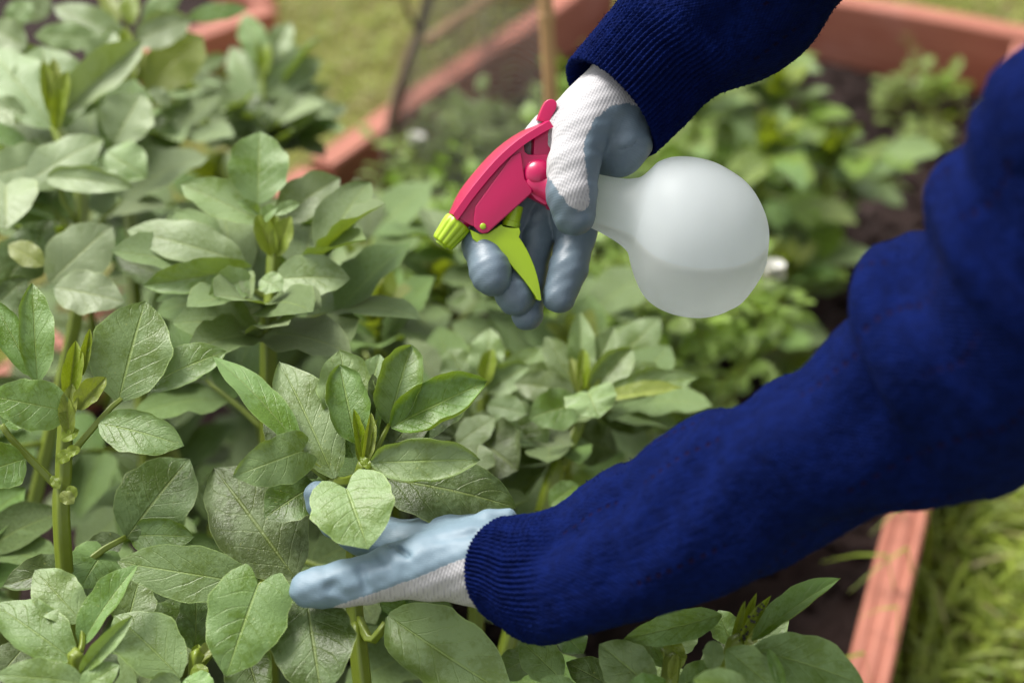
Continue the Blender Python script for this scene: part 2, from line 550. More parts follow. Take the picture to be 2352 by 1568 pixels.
# ------------------------------------------------------------------ setting: lawn, soil, beds
def grid_sheet(name, fx, nu, nv, mat, kind='structure'):
    V, F = [], []
    for j in range(nv + 1):
        for i in range(nu + 1):
            V.append(fx(i / nu, j / nv))
    for j in range(nv):
        for i in range(nu):
            a = j * (nu + 1) + i
            F.append((a, a + 1, a + nu + 2, a + nu + 1))
    o = mesh_obj(name, V, F, mat)
    return tag(o, kind=kind)

def wob(x, y, s, a):
    return a * (math.sin(x * s + 1.3) * math.cos(y * s * 1.17 + .4) + .5 * math.sin(x * s * 2.3 + y * s * 1.9) + .3 * math.cos(x * s * 4.1 - y * s * 3.7))

def warp(t):  # dense near the middle
    s = (t - 0.5) * 2
    return math.copysign(abs(s) ** 3, s) * 60
o = grid_sheet('ground', lambda u, v: (warp(u), warp(v) + 1.2, -0.004 + min(1, abs(warp(u)) * 4 + 0.2) * wob(warp(u), warp(v), 2.1, 0.004)), 60, 60, M['lawn'])
o['label'] = 'lawn ground under the grass around the raised beds'

# inner corners of the near bed: front right, back right, back left, front left
BR0, BR1, BL1, BL0 = (0.09, 0.30), (0.795, 2.065), (0.20, 2.34), (-1.12, 0.33)
def bil(u, v):
    return tuple((BL0[i] * (1 - u) + BR0[i] * u) * (1 - v) + (BL1[i] * (1 - u) + BR1[i] * u) * v for i in (0, 1))
def soil_pt(u, v):
    x, y = bil(u * 1.004 - .002, v * 1.004 - .002)
    z = 0.045 + wob(x, y, 9, 0.009) + wob(x, y, 31, 0.005) + rng.uniform(-.0035, .0035)
    return (x, y, z)
soil = grid_sheet('soil', soil_pt, 110, 160, M['soil'])
soil['label'] = 'dark crumbly soil in the raised bed'
# clods
g = Geo()
ico = [(0, 0, 1), (.89, 0, .45), (.28, .85, .45), (-.72, .53, .45), (-.72, -.53, .45), (.28, -.85, .45), (.72, .53, -.45), (-.28, .85, -.45), (-.89, 0, -.45), (-.28, -.85, -.45), (.72, -.53, -.45), (0, 0, -1)]
icf = [(0, 1, 2), (0, 2, 3), (0, 3, 4), (0, 4, 5), (0, 5, 1), (1, 6, 2), (2, 7, 3), (3, 8, 4), (4, 9, 5), (5, 10, 1), (2, 6, 7), (3, 7, 8), (4, 8, 9), (5, 9, 10), (1, 10, 6), (6, 11, 7), (7, 11, 8), (8, 11, 9), (9, 11, 10), (10, 11, 6)]
for k in range(1500):
    x, y = bil(rng.uniform(.3, .985), rng.uniform(.25, .985))
    s = rng.choice((.003, .004, .006, .009, .013)) * rng.uniform(.7, 1.3)
    g.add([(x + p[0] * s * rng.uniform(.7, 1.2), y + p[1] * s * rng.uniform(.7, 1.2), .049 + wob(x, y, 9, .009) + wob(x, y, 31, .005) + p[2] * s * .75) for p in ico], icf)
tag(g.build('soil_clod', M['soil']), 'small clods scattered over the dark soil', kind='stuff')

PROF = [(0, 0), (0, .146), (.003, .15), (.010, .15), (.0118, .1484), (.0150, .1484), (.0168, .15), (.0245, .15), (.0263, .1484), (.0295, .1484), (.0313, .15), (.037, .15), (.040, .146), (.040, 0)]
def board(name, a, b, outward, parent, h=0.15, w=0.040, z0=0.0):
    """board whose inner top edge runs from a to b"""
    a, b = Vector((a[0], a[1], 0)), Vector((b[0], b[1], 0))
    L = (b - a).length
    d = (b - a) / L
    o_ = Vector((outward[0], outward[1], 0)); o_ = (o_ - d * o_.dot(d)).normalized()
    V, UV, F = [], [], []
    n, m = len(PROF), 14
    for k in range(m + 1):
        t = k / m
        wv = 0.0012 * math.sin(t * 9 + a.x * 5)
        acc = 0
        for i, (x, z) in enumerate(PROF):
            V.append(a + d * (L * t) + o_ * (x / .04 * w + wv) + Vector((0, 0, z0 + z / .15 * h + wv)))
            if i: acc += math.hypot(x - PROF[i - 1][0], z - PROF[i - 1][1])
            UV.append((acc, L * t + a.x))
    for k in range(m):
        for i in range(n - 1):
            q = k * n + i
            F.append((q, q + n, q + n + 1, q + 1))
    F.append(tuple(range(n))); F.append(tuple(range(m * n + n - 1, m * n - 1, -1)))
    return mesh_obj(name, V, F, M['board'], parent, uv=UV, smooth=False)

bed = empty('raised_bed', (0.0, 1.3, 0.0), 'red stained timber raised bed full of bean plants and dark soil', 'raised bed', 'red timber raised beds')
def lp(a, b, t): return (a[0] + (b[0] - a[0]) * t, a[1] + (b[1] - a[1]) * t)
board('board', BR0, lp(BR0, BR1, .985), (1, -.4), bed)
board('board', lp(BL1, BR1, .0), lp(BL1, BR1, 1.06), (.4, 1), bed)
EL = lp(BL0, BL1, .66)
board('board', BL0, lp(BL0, BL1, .655), (-1, .6), bed)
board('board', lp(BL0, BL1, .664), lp(BL0, BL1, .985), (-1, .6), bed, h=.153)
board('board', (BL0[0] - .03, BL0[1] - .001), (BR0[0] + .03, BR0[1] - .001), (0, -1), bed)
bed2 = empty('raised_bed', (-0.9, 2.2, 0.0), 'red timber raised bed behind the bean plants at the upper left', 'raised bed', 'red timber raised beds')
c0, c1, c2, c3 = (-.44, 2.36), (-1.22, 1.64), (-1.85, 2.3), (-1.1, 3.0)
board('board', c0, c1, (1, -1), bed2, h=.07)
board('board', lp(c0, c3, .02), c3, (1, 1), bed2, h=.07)
board('board', lp(c1, c2, .02), c2, (-1, -1), bed2, h=.07)
board('board', lp(c3, c2, .02), lp(c3, c2, .98), (-1, 1), bed2, h=.07)
def soil2(u, v):
    x = (c1[0] * (1 - u) + c0[0] * u) * (1 - v) + (c2[0] * (1 - u) + c3[0] * u) * v
    y = (c1[1] * (1 - u) + c0[1] * u) * (1 - v) + (c2[1] * (1 - u) + c3[1] * u) * v
    return (x, y, .03 + wob(x, y, 14, .006))
s2 = grid_sheet('soil', soil2, 30, 30, M['soil'])
s2['label'] = 'dark soil in the raised bed at the upper left'

# grass ---------------------------------------------------------------
def in_quad(x, y, q, grow=0.0):
    s = 0
    for i in range(4):
        a, b = q[i], q[(i + 1) % 4]
        c = (b[0] - a[0]) * (y - a[1]) - (b[1] - a[1]) * (x - a[0])
        L = math.hypot(b[0] - a[0], b[1] - a[1])
        if c / L < -grow: return False
    return True
Q1 = (BR0, BR1, BL1, BL0)
Q2 = (c0, c3, c2, c1)
def blades(name, label, n, area, hmin, hmax, wid, dryp, lean=.5):
    V, F, T, D = [], [], [], []
    k = 0
    while k < n:
        x, y = area()
        if in_quad(x, y, Q1, .05) or in_quad(x, y, Q2, .05): continue
        k += 1
        h = rng.uniform(hmin, hmax); a = rng.uniform(0, 6.283); w = wid * rng.uniform(.6, 1.3)
        l = h * rng.uniform(.1, 1.0) * lean * 2
        dx, dy = math.cos(a), math.sin(a); px, py = -dy, dx
        b = len(V)
        t_, d_ = rng.random(), (rng.uniform(.6, 1) if rng.random() < dryp else rng.uniform(0, .25))
        for s, ww in ((0, 1), (.45, .9), (.8, .6)):
            ox = l * s * s; z = h * (s - .28 * s * s * lean * 1.4)
            for sg in (-1, 1):
                V.append((x + dx * ox + px * w * ww * sg / 2, y + dy * ox + py * w * ww * sg / 2, z + (.0006 * sg)))
        V.append((x + dx * l, y + dy * l, h * (1 - .33 * lean * 1.4)))
        F += [(b, b + 1, b + 3, b + 2), (b + 2, b + 3, b + 5, b + 4), (b + 4, b + 5, b + 6)]
        T += [t_] * 7; D += [d_] * 7
    o = mesh_obj(name, V, F, M['grass'], attrs={'tint': T, 'dry': D})
    return tag(o, label, kind='stuff')
def a_near():
    y = rng.uniform(.35, 1.7)
    xr = BR0[0] + (y - BR0[1]) * .40
    return xr + .045 + rng.random() ** 1.3 * .75, y
NEAR = blades('grass', 'long green grass beside the right board of the raised bed', 11000, a_near, .03, .085, .0058, .14, .6)
bx = Geo()
for k in range(7):
    y = .80 + k * .045 + rng.uniform(-.01, .01)
    x = BR0[0] + (y - BR0[1]) * .40 + .05 + rng.uniform(0, .015)
    L = rng.uniform(.05, .13); a = math.pi + rng.uniform(-.9, .7); w = rng.uniform(.0018, .0032)
    pts = []
    for s in (0, .25, .5, .75, 1):
        z = .02 + .15 * min(1, s * 2.2) + .02 * math.sin(3.14 * s) - .03 * max(0, s - .6)
        r = L * s ** 1.3
        pts.append(Vector((x + math.cos(a) * r, y + math.sin(a) * r, z)))
    sd = Vector((-math.sin(a), math.cos(a), .2)) * w
    V, F = [], []
    for i, p in enumerate(pts):
        f = 1 - (i / 4) ** 2 * .9
        V += [p - sd * f, p + sd * f]
    for i in range(4): F.append((2 * i, 2 * i + 1, 2 * i + 3, 2 * i + 2))
    bx.add(V, F)
tag(bx.build('grass', M['grass'], attrs={'tint': [.35] * bx.n, 'dry': [.05] * bx.n}), 'long grass blades leaning over the right board', kind='stuff')
def a_left():
    return rng.uniform(-1.7, .6), 1.3 + rng.random() ** 1.2 * 3.0
blades('grass', 'short dry lawn beyond the raised bed', 26000, a_left, .012, .04, .0040, .5, .9)
def a_back():
    return rng.uniform(.2, 2.6), 1.9 + rng.random() * 3.0
blades('grass', 'bright lawn behind the back board', 16000, a_back, .02, .05, .0042, .2, .7)

# sticks, cane, netting ------------------------------------------------
def z_at(p, z):  # same sight position, moved to level z
    return p
st0, st1 = P(842, 530, 2.03), P(992, -70, 1.88)
t = empty('wooden_stick', st0, 'thin brown branch standing among the pea plants by the netting', 'stick')
path = [st0 + (st1 - st0) * s + Vector((.006 * math.sin(s * 9), .004 * math.cos(s * 7), 0)) for s in np.linspace(-.02, 1, 14)]
tube('branch', path, list(np.linspace(.0075, .0066, 14)), M['wood'], t, 8)
q0 = path[10]
tube('twig', [q0, q0 + Vector((-.018, .0, .05)), q0 + Vector((-.014, .02, .12)), q0 + Vector((.0, .03, .2))], [.004, .0035, .003, .002], M['wood'], t, 6)
cn0, cn1 = P(1312, 1010, 1.66), P(1249, -60, 1.46)
t = empty('bamboo_cane', cn0, 'upright pale bamboo cane rising behind the gloved hand', 'cane', None)
cp = [cn0 + (cn1 - cn0) * s for s in np.linspace(-.04, 1, 40)]
tube('culm', cp, [.0070 + (.0004 if k % 9 else .0016) for k in range(40)], M['bamboo'], t, 12)
for k in (18, 27, 36):
    a = cp[k]; d = (cn1 - cn0).normalized()
    tube('node', [a - d * .003, a - d * .001, a + d * .001, a + d * .003], [.0074, .0094, .0094, .0074], M['bamboo'], t, 12)
lc0, lc1 = P(985, 96, 1.95), P(1200, -66, 2.6)
t = empty('bamboo_cane', lc0, 'thin tan cane slanting away from the brown branch towards the lawn', 'cane')
tube('culm', [lc0, lc0.lerp(lc1, .3), lc0.lerp(lc1, .6), lc1], [.0085, .0085, .008, .008], M['bamboo'], t, 10)
for f in (.25, .6):
    a = lc0.lerp(lc1, f); d = (lc1 - lc0).normalized()
    tube('node', [a - d * .003, a, a + d * .003], [.0085, .0105, .0085], M['bamboo'], t, 10)

net = Geo()
n00, n01 = P(846, 500, 2.02), P(990, -60, 1.885)
n10, n11 = P(1282, 520, 1.58), P(1250, -60, 1.47)
def netp(u, v):
    p = n00.lerp(n10, u).lerp(n01.lerp(n11, u), v)
    return p + Vector((.012 * math.sin(u * 9 + v * 5) * (1 - v), .03 * math.sin(u * 3.14) * (1 - .5 * v), .008 * math.sin(u * 17)))
def strand(pts, r=.0010):
    V, F, U = tube_geo(pts, r, 3, cap=False)
    net.add(V, F, U)
for k in range(37):
    strand([netp(k / 36, v) for v in np.linspace(0, 1, 26)])
for k in range(38):
    strand([netp(u, k / 37) for u in np.linspace(0, 1, 22)])
strand([netp(u, 1.0) for u in np.linspace(0, 1, 22)], .0022)
strand([netp(0, v) for v in np.linspace(0, 1, 22)], .0022)
tag(net.build('garden_netting', M['net']), 'fine dark pea netting strung between the branch and the bamboo cane', 'netting')

# pale yellow tub on the far lawn
tc = G(1198, -4, 0.0)
t = empty('plastic_tub', tc, 'pale yellow tub on the lawn at the top edge of the photo', 'tub')
prof = [(r_ * .62, z_ * .62) for r_, z_ in ((.0, .004), (.085, .004), (.095, .012), (.115, .16), (.122, .162), (.122, .170), (.112, .170), (.093, .016), (.0, .012))]
V, F = [], []
for r_, z_ in prof:
    for j in range(28):
        a = j / 28 * 6.2832
        V.append((tc.x + .01 + r_ * math.cos(a), tc.y + r_ * math.sin(a), z_))
for k in range(len(prof) - 1):
    for j in range(28):
        q, p_ = k * 28 + j, k * 28 + (j + 1) % 28
        F.append((q, p_, p_ + 28, q + 28))
M['yellow'] = plain('yellow_plastic', (.62, .56, .10), .4, .08, 20, .05)
mesh_obj('shell', V, F, M['yellow'], t)
for sg in (-1, 1):
    c_ = Vector((tc.x + .01 + sg * .074, tc.y, .097))
    tube('handle', [c_ + Vector((0, -.03, 0)), c_ + Vector((sg * .022, -.02, .004)), c_ + Vector((sg * .026, 0, .005)), c_ + Vector((sg * .022, .02, .004)), c_ + Vector((0, .03, 0))], .005, M['yellow'], t, 6)

# ------------------------------------------------------------------ spray bottle
DS = 0.86
KS = DS / FPX
SO = P(1300, 470, DS)
def S(px, py, z=0.0):
    """hand and spray: photo position in the plane of the spray, z in the same small unit towards the viewer"""
    return SO + RIGHT * ((px - 1300) * KS) + UPV * ((470 - py) * KS) - FWD * (z * KS)
def Sz(zx, zy, z=0.0):
    return S(zx * .42776 + 973.9, zy * .42776 + 119.4, z)

spray = empty('spray_bottle', SO, 'spray bottle with pink trigger head and milky round bottle held in the upper gloved hand', 'spray bottle')

axd = np.array([.945, .326]); nrm = np.array([.326, -.945])
up_pr = [(-104, 50), (-60, 55), (-17, 62), (38, 71), (66, 81), (80, 92), (92, 112), (104, 134), (130, 154), (165, 167), (205, 173), (240, 172), (290, 161), (322, 146), (350, 124), (374, 98), (391, 70), (402, 38), (407, 0)]
lo_pr = [(-104, 50), (-60, 54), (0, 59), (30, 62), (66, 69), (92, 77), (108, 87), (120, 106), (142, 136), (170, 164), (199, 179), (232, 185), (268, 184), (310, 174), (342, 158), (366, 138), (390, 110), (410, 50), (416, 0)]
def lathe_bottle(shrink=0.0, nseg=72, fine=110):
    A, B = catmull(np.array(up_pr, float), fine), catmull(np.array(lo_pr, float), fine)
    V = []
    for (su, ru), (sl, rl) in zip(A, B):
        for j in range(nseg):
            a = 2 * math.pi * j / nseg
            m = .5 + .5 * math.cos(a)
            s_, r = sl + (su - sl) * m, max(0.0, rl + (ru - rl) * m)
            k_ = 1 - shrink / 180.0
            s_ = 200 + (s_ - 200) * k_; r = max(0.0, r * k_ - shrink * .2)
            up, z = r * math.cos(a), r * math.sin(a)
            q = np.array([1370, 465.]) + axd * s_ + nrm * up
            V.append(S(q[0], q[1], z * .98))
    F = []
    for k in range(fine - 1):
        for j in range(nseg):
            a, b = k * nseg + j, k * nseg + (j + 1) % nseg
            F.append((a, b, b + nseg, a + nseg))
    return V, F
V, F = lathe_bottle()
bottle = mesh_obj('bottle', V, F, [M['bottle'], M['bottle_wet']], spray)
lev = S(1600, 630, 165) - SO
LEVN = Vector((.05, 0, 1)).normalized()
bm = bmesh.new(); bm.from_mesh(bottle.data)
bmesh.ops.bisect_plane(bm, geom=bm.verts[:] + bm.edges[:] + bm.faces[:], plane_co=lev, plane_no=LEVN)
for f_ in bm.faces:
    if (f_.calc_center_median() - lev).dot(LEVN) < 0: f_.material_index = 1
bm.to_mesh(bottle.data); bm.free()
V, F = lathe_bottle(shrink=5.0)
liq = mesh_obj('liquid', V, F, M['liquid'], bottle)
bm = bmesh.new(); bm.from_mesh(liq.data)
r_ = bmesh.ops.bisect_plane(bm, geom=bm.verts[:] + bm.edges[:] + bm.faces[:], plane_co=lev, plane_no=LEVN, clear_outer=True)
bmesh.ops.contextual_create(bm, geom=[e for e in r_['geom_cut'] if isinstance(e, bmesh.types.BMEdge)])
bmesh.ops.recalc_face_normals(bm, faces=bm.faces)
bm.to_mesh(liq.data); bm.free()

def plate(name, pts, z0, z1, mat, parent, shear=(0.0, 0.0), bevel=1.2, taper=1.0):
    """extruded outline (zoom coordinates) from depth z0 to z1, bevelled; shear moves the far side"""
    bm = bmesh.new()
    lo, hi = [], []
    n = len(pts)
    cx = sum(p[0] for p in pts) / n; cy = sum(p[1] for p in pts) / n
    for x, y in pts:
        hi.append(bm.verts.new(Sz(x, y, z1) - SO))
        fx = cx + (x - cx) * taper + shear[0]; fy = cy + (y - cy) * taper + shear[1]
        lo.append(bm.verts.new(Sz(fx, fy, z0) - SO))
    bm.faces.new(hi); bm.faces.new(lo[::-1])
    for i in range(n):
        bm.faces.new((hi[i], lo[i], lo[(i + 1) % n], hi[(i + 1) % n]))
    bmesh.ops.recalc_face_normals(bm, faces=bm.faces)
    if bevel:
        bmesh.ops.bevel(bm, geom=[e for e in bm.edges], offset=bevel * .001, segments=3, affect='EDGES', profile=.6, clamp_overlap=True)
    me = bpy.data.meshes.new(name); bm.to_mesh(me); bm.free()
    me.materials.append(mat)
    for p in me.polygons: p.use_smooth = True
    me.set_sharp_from_angle(angle=R(35))
    return link(bpy.data.objects.new(name, me), parent)

def zcurve(pts, n):
    return [tuple(p) for p in catmull(np.array(pts, float), n)]
# the head leans back a little: its far side lies up and to the left of its near side
SH = (-26, -22)
outer = zcurve([(128, 862), (178, 752), (262, 640), (370, 522), (490, 432), (618, 372)], 14)
inner = zcurve([(672, 384), (600, 424), (500, 490), (388, 590), (262, 738), (160, 880)], 14)
# spine: strip bent along the top of the head
def spine():
    g = Geo()
    sec = []
    for (ox, oy), (ix, iy) in zip(outer, inner[::-1]):
        near, far = Sz(ix, iy, 38), Sz(ox, oy, -38)
        drop = Vector(Sz(ix + 22, iy + 32, 38)) - Vector(near)
        cr = (Vector(Sz(ox - 4, oy - 5, 0)) - Vector(Sz(ox, oy, 0))) * .8
        mid = (near + far) / 2 + cr
        sec.append([near + drop, near, near.lerp(far, .06) + cr * .5, mid, far.lerp(near, .06) + cr * .5, far, far + drop, (near + far) / 2 + drop])
    n = len(sec[0])
    V = [v for s in sec for v in s]
    F = []
    for k in range(len(sec) - 1):
        for i in range(n):
            a, b = k * n + i, k * n + (i + 1) % n
            F.append((a, b, b + n, a + n))
    F.append(tuple(range(n))); F.append(tuple(range(len(V) - 1, len(V) - n - 1, -1)))
    o = mesh_obj('spine', V, F, M['pink'], spray)
    bm = bmesh.new(); bm.from_mesh(o.data)
    bmesh.ops.recalc_face_normals(bm, faces=bm.faces); bm.to_mesh(o.data); bm.free()
    o.data.set_sharp_from_angle(angle=R(40))
spine()
head_pts = [(163, 885)] + zcurve([(262, 745), (388, 600), (500, 500)], 8) + [(545, 470), (537, 500), (540, 545), (560, 560), (660, 560), (700, 600), (700, 800), (650, 830), (600, 800), (572, 770), (345, 955), (320, 965), (250, 935)]
plate('head', head_pts, -30, 26, M['pink'], spray, SH, .8)
plate('side_panel', [(268, 905), (276, 838), (466, 574), (520, 545), (530, 610), (540, 690), (578, 745), (580, 765), (345, 975), (318, 982), (300, 974), (272, 948)], 27, 34, M['pink'], spray, (0, 0), .9)
plate('rear_strut', [(590, 430), (676, 385), (684, 600), (588, 560)], -20, 20, M['pink'], spray, SH, .8)
tabp = zcurve([(608, 372), (628, 318), (652, 272), (684, 258), (712, 276), (708, 312), (690, 345), (668, 390)], 22)
plate('hook_tab', tabp, -10, 12, M['pink'], spray, (-8, -6), 1.0)
# bulge on the side of the head
def ball(name, c, rx, ry, rz, mat, parent, nu=28, nv=16, tip=0.0):
    V, F = [], []
    for k in range(nv + 1):
        th = math.pi * k / nv
        for j in range(nu):
            a = 2 * math.pi * j / nu
            V.append(c + RIGHT * (rx * math.sin(th) * math.cos(a) * KS) + UPV * (ry * math.cos(th) * KS) - FWD * (rz * math.sin(th) * math.sin(a) * KS))
    for k in range(nv):
        for j in range(nu):
            a, b = k * nu + j, k * nu + (j + 1) % nu
            F.append((a, b, b + nu, a + nu))
    return mesh_obj(name, V, F, mat, parent)
ball('side_bulge', Sz(612, 664, 4), 42, 42, 38, M['pink'], spray)
bprof2 = [(-62, 30), (-60, 34), (0, 38), (40, 46), (46, 46), (48, 38)]
# barrel behind the bulge that runs down to the collar
def revolve(name, c, axis, prof, mat, parent, n=40, flutes=0, fd=0.0):
    axis = Vector(axis).normalized()
    e1 = (axis.cross(FWD) if abs(axis.dot(FWD)) < .98 else axis.cross(RIGHT)).normalized(); e2 = axis.cross(e1)
    V, F = [], []
    for s, r in prof:
        for j in range(n):
            a = 2 * math.pi * j / n
            f = 1.0 - (fd * (0.5 + 0.5 * math.cos(flutes * a)) ** 2 if flutes and r > 1 else 0.0) * (1 if 8 < s < 66 else .25)
            V.append(c + axis * (s * KS) + (e1 * math.cos(a) + e2 * math.sin(a)) * (r * f * KS))
    for k in range(len(prof) - 1):
        for j in range(n):
            a, b = k * n + j, k * n + (j + 1) % n
            F.append((a, b, b + n, a + n))
    o = mesh_obj(name, V, F, mat, parent)
    o.data.set_sharp_from_angle(angle=R(50))
    return o
av = RIGHT * .945 - UPV * .326
revolve('barrel', S(1238, 425, 0), av, [(-34, 0), (-34, 26), (-26, 34), (0, 38), (30, 42), (34, 47), (46, 47), (46, 0)], M['pink'], spray)
revolve('collar', S(1285, 441, 0), av, [(0, 0), (0, 52), (4, 60), (60, 62), (66, 58), (66, 0)], M['lime'], spray, 72, 24, .05)
nv_ = RIGHT * -.61 - UPV * .79
revolve('nozzle', Sz(190, 908, 0), nv_, [(0, 0), (0, 26), (2, 32), (8, 34), (20, 33.5), (55, 29), (62, 27.5), (65, 25), (66, 15), (70, 14.5), (71, 8), (66, 6), (66, 0)], M['lime'], spray, 96, 12, .085)
revolve('nozzle_stem', Sz(215, 880, 0), nv_, [(-20, 0), (-20, 24), (22, 24), (22, 0)], M['pink'], spray, 32)
trig = [(250, 958), (300, 982), (345, 978), (415, 930), (428, 942), (470, 950), (512, 950), (518, 972), (510, 1000)] + zcurve([(516, 1006), (556, 1072), (594, 1160), (618, 1250), (630, 1334)], 9) + [(620, 1338), (606, 1330)] + zcurve([(598, 1312), (540, 1232), (470, 1150), (412, 1080), (366, 1036)], 8) + [(352, 1040), (330, 1047), (290, 1030), (264, 1008)]
plate('trigger', trig, -22, 24, M['lime'], spray, (-14, -6), 1.0)
revolve('piston', Sz(478, 880, -4), RIGHT * -.22 - UPV * .97, [(-24, 0), (-24, 19), (12, 19), (13, 21), (26, 21), (27, 0)], M['lime'], spray, 28)
revolve('pivot_pin', Sz(318, 943, 33.5), -FWD, [(0, 0), (0, 7), (4.6, 7), (6.2, 5), (6.2, 0)], M['lime'], spray, 20)

# ------------------------------------------------------------------ person: gloves, sweater, the rest stands outside the frame
person = empty('person', (0.86, 0.80, 0.0), 'person in a navy knit sweater and dipped garden gloves, spraying and holding up bean leaves', 'person')

def to_world(V, origin, O0, k):
    V = np.asarray(V)
    return np.array(O0)[None, :] + ((V[:, 0:1] - origin[0]) * k) * np.array(RIGHT) + ((origin[1] - V[:, 1:2]) * k) * np.array(UPV) - (V[:, 2:3] * k) * np.array(FWD)

def in_poly(x, y, poly):
    c = np.zeros(len(x), bool)
    n = len(poly)
    for i in range(n):
        x1, y1 = poly[i]; x2, y2 = poly[(i + 1) % n]
        m = ((y1 > y) != (y2 > y)) & (x < (x2 - x1) * (y - y1) / (y2 - y1 + 1e-9) + x1)
        c ^= m
    return c
def poly_dist(x, y, poly):
    d = np.full(len(x), 1e9)
    n = len(poly)
    for i in range(n):
        a = np.array(poly[i], float); b = np.array(poly[(i + 1) % n], float)
        ab = b - a
        t = np.clip(((x - a[0]) * ab[0] + (y - a[1]) * ab[1]) / (ab @ ab + 1e-9), 0, 1)
        d = np.minimum(d, np.hypot(x - a[0] - t * ab[0], y - a[1] - t * ab[1]))
    return np.where(in_poly(x, y, poly), d, -d)

# upper (right) hand gripping the spray
def right_glove():
    h = 3.6
    lo, hi = (1040, 90, -170), (1540, 790, 175)
    X = sdf_grid(lo, hi, h)
    wrist = chain_d(X, [(1490, 95, -20, 78), (1440, 190, -22, 82), (1385, 262, -26, 92)], 30)
    back = chain_d(X, [(1385, 262, -36, 94), (1286, 326, -62, 80), (1190, 408, -88, 62)], 30)
    ulnar = chain_d(X, [(1400, 300, -40, 84), (1330, 400, -84, 62), (1290, 470, -88, 52)], 30)
    palm = smin(smin(wrist, back, 30), ulnar, 40)
    heel = chain_d(X, [(1412, 272, 2, 78), (1426, 330, 4, 66), (1418, 362, 0, 44)], 26)
    palm = smin(palm, heel, 26)
    thumb = chain_d(X, [(1385, 240, 30, 66), (1332, 318, 62, 62), (1313, 392, 92, 57), (1309, 455, 104, 55), (1314, 500, 98, 49)], 14)
    d = smin(palm, thumb, 18)
    fi = [
        ([(1192, 418, -88, 54), (1118, 500, -70, 46), (1108, 560, -28, 46), (1126, 622, 18, 45), (1130, 638, 24, 43)], 14),
        ([(1215, 440, -96, 54), (1160, 545, -84, 46), (1160, 610, -52, 44), (1180, 668, -22, 44), (1187, 684, -20, 42)], 14),
        ([(1250, 460, -96, 54), (1232, 540, -84, 45), (1212, 640, -66, 42), (1212, 722, -52, 37)], 14),
        ([(1290, 465, -88, 52), (1326, 530, -52, 46), (1306, 615, -16, 43), (1284, 680, -4, 39)], 14)]
    fd = None
    for pts, k in fi:
        e = chain_d(X, pts, k)
        d_ = e
        fd = d_ if fd is None else np.minimum(fd, d_)
    d = smin(d, fd, 12)
    # creases in the coated palm
    for a, b, r in (((1366, 300, 78), (1372, 352, 78), 9), ((1380, 372, 70), (1470, 330, 66), 7), ((1400, 300, 92), (1440, 285, 86), 6)):
        c = cap_d(X, a, b, r, r * .6)
        d = -smin(-d, c + 0.0, 14) if False else np.maximum(d, -c * .8 - 3)
    w = 1.3 * np.sin(X[..., 0] * .085 + X[..., 1] * .11) * np.sin(X[..., 1] * .07 + X[..., 2] * .09)
    d = d + w
    V, F = surface_nets(d, lo, h)
    V = relax(V, F, 4)
    white = [(1180, 40), (1700, 40), (1560, 262), (1490, 268), (1440, 249), (1400, 258), (1362, 288), (1338, 335), (1332, 365), (1342, 420), (1346, 488), (1322, 499), (1300, 487), (1282, 462), (1266, 440), (1256, 420), (1050, 420), (1050, 240)]
    pd = poly_dist(V[:, 0], V[:, 1], white)
    coat = np.clip(.5 - pd / 24.0, 0, 1)
    back_side = V[:, 2] < -60
    coat = np.where(back_side & (V[:, 1] < 470), np.clip((V[:, 1] - 440) / 24 + .5, 0, 1), coat)
    W = to_world(V, (1300, 470), SO, KS)
    return mesh_obj('glove', W, F, M['glove_r'], person, attrs={'coat': coat})
gr = right_glove()
gr['label'] = 'white knit glove with grey dipped palm coloured darker for shade and wet, gripping the spray bottle'

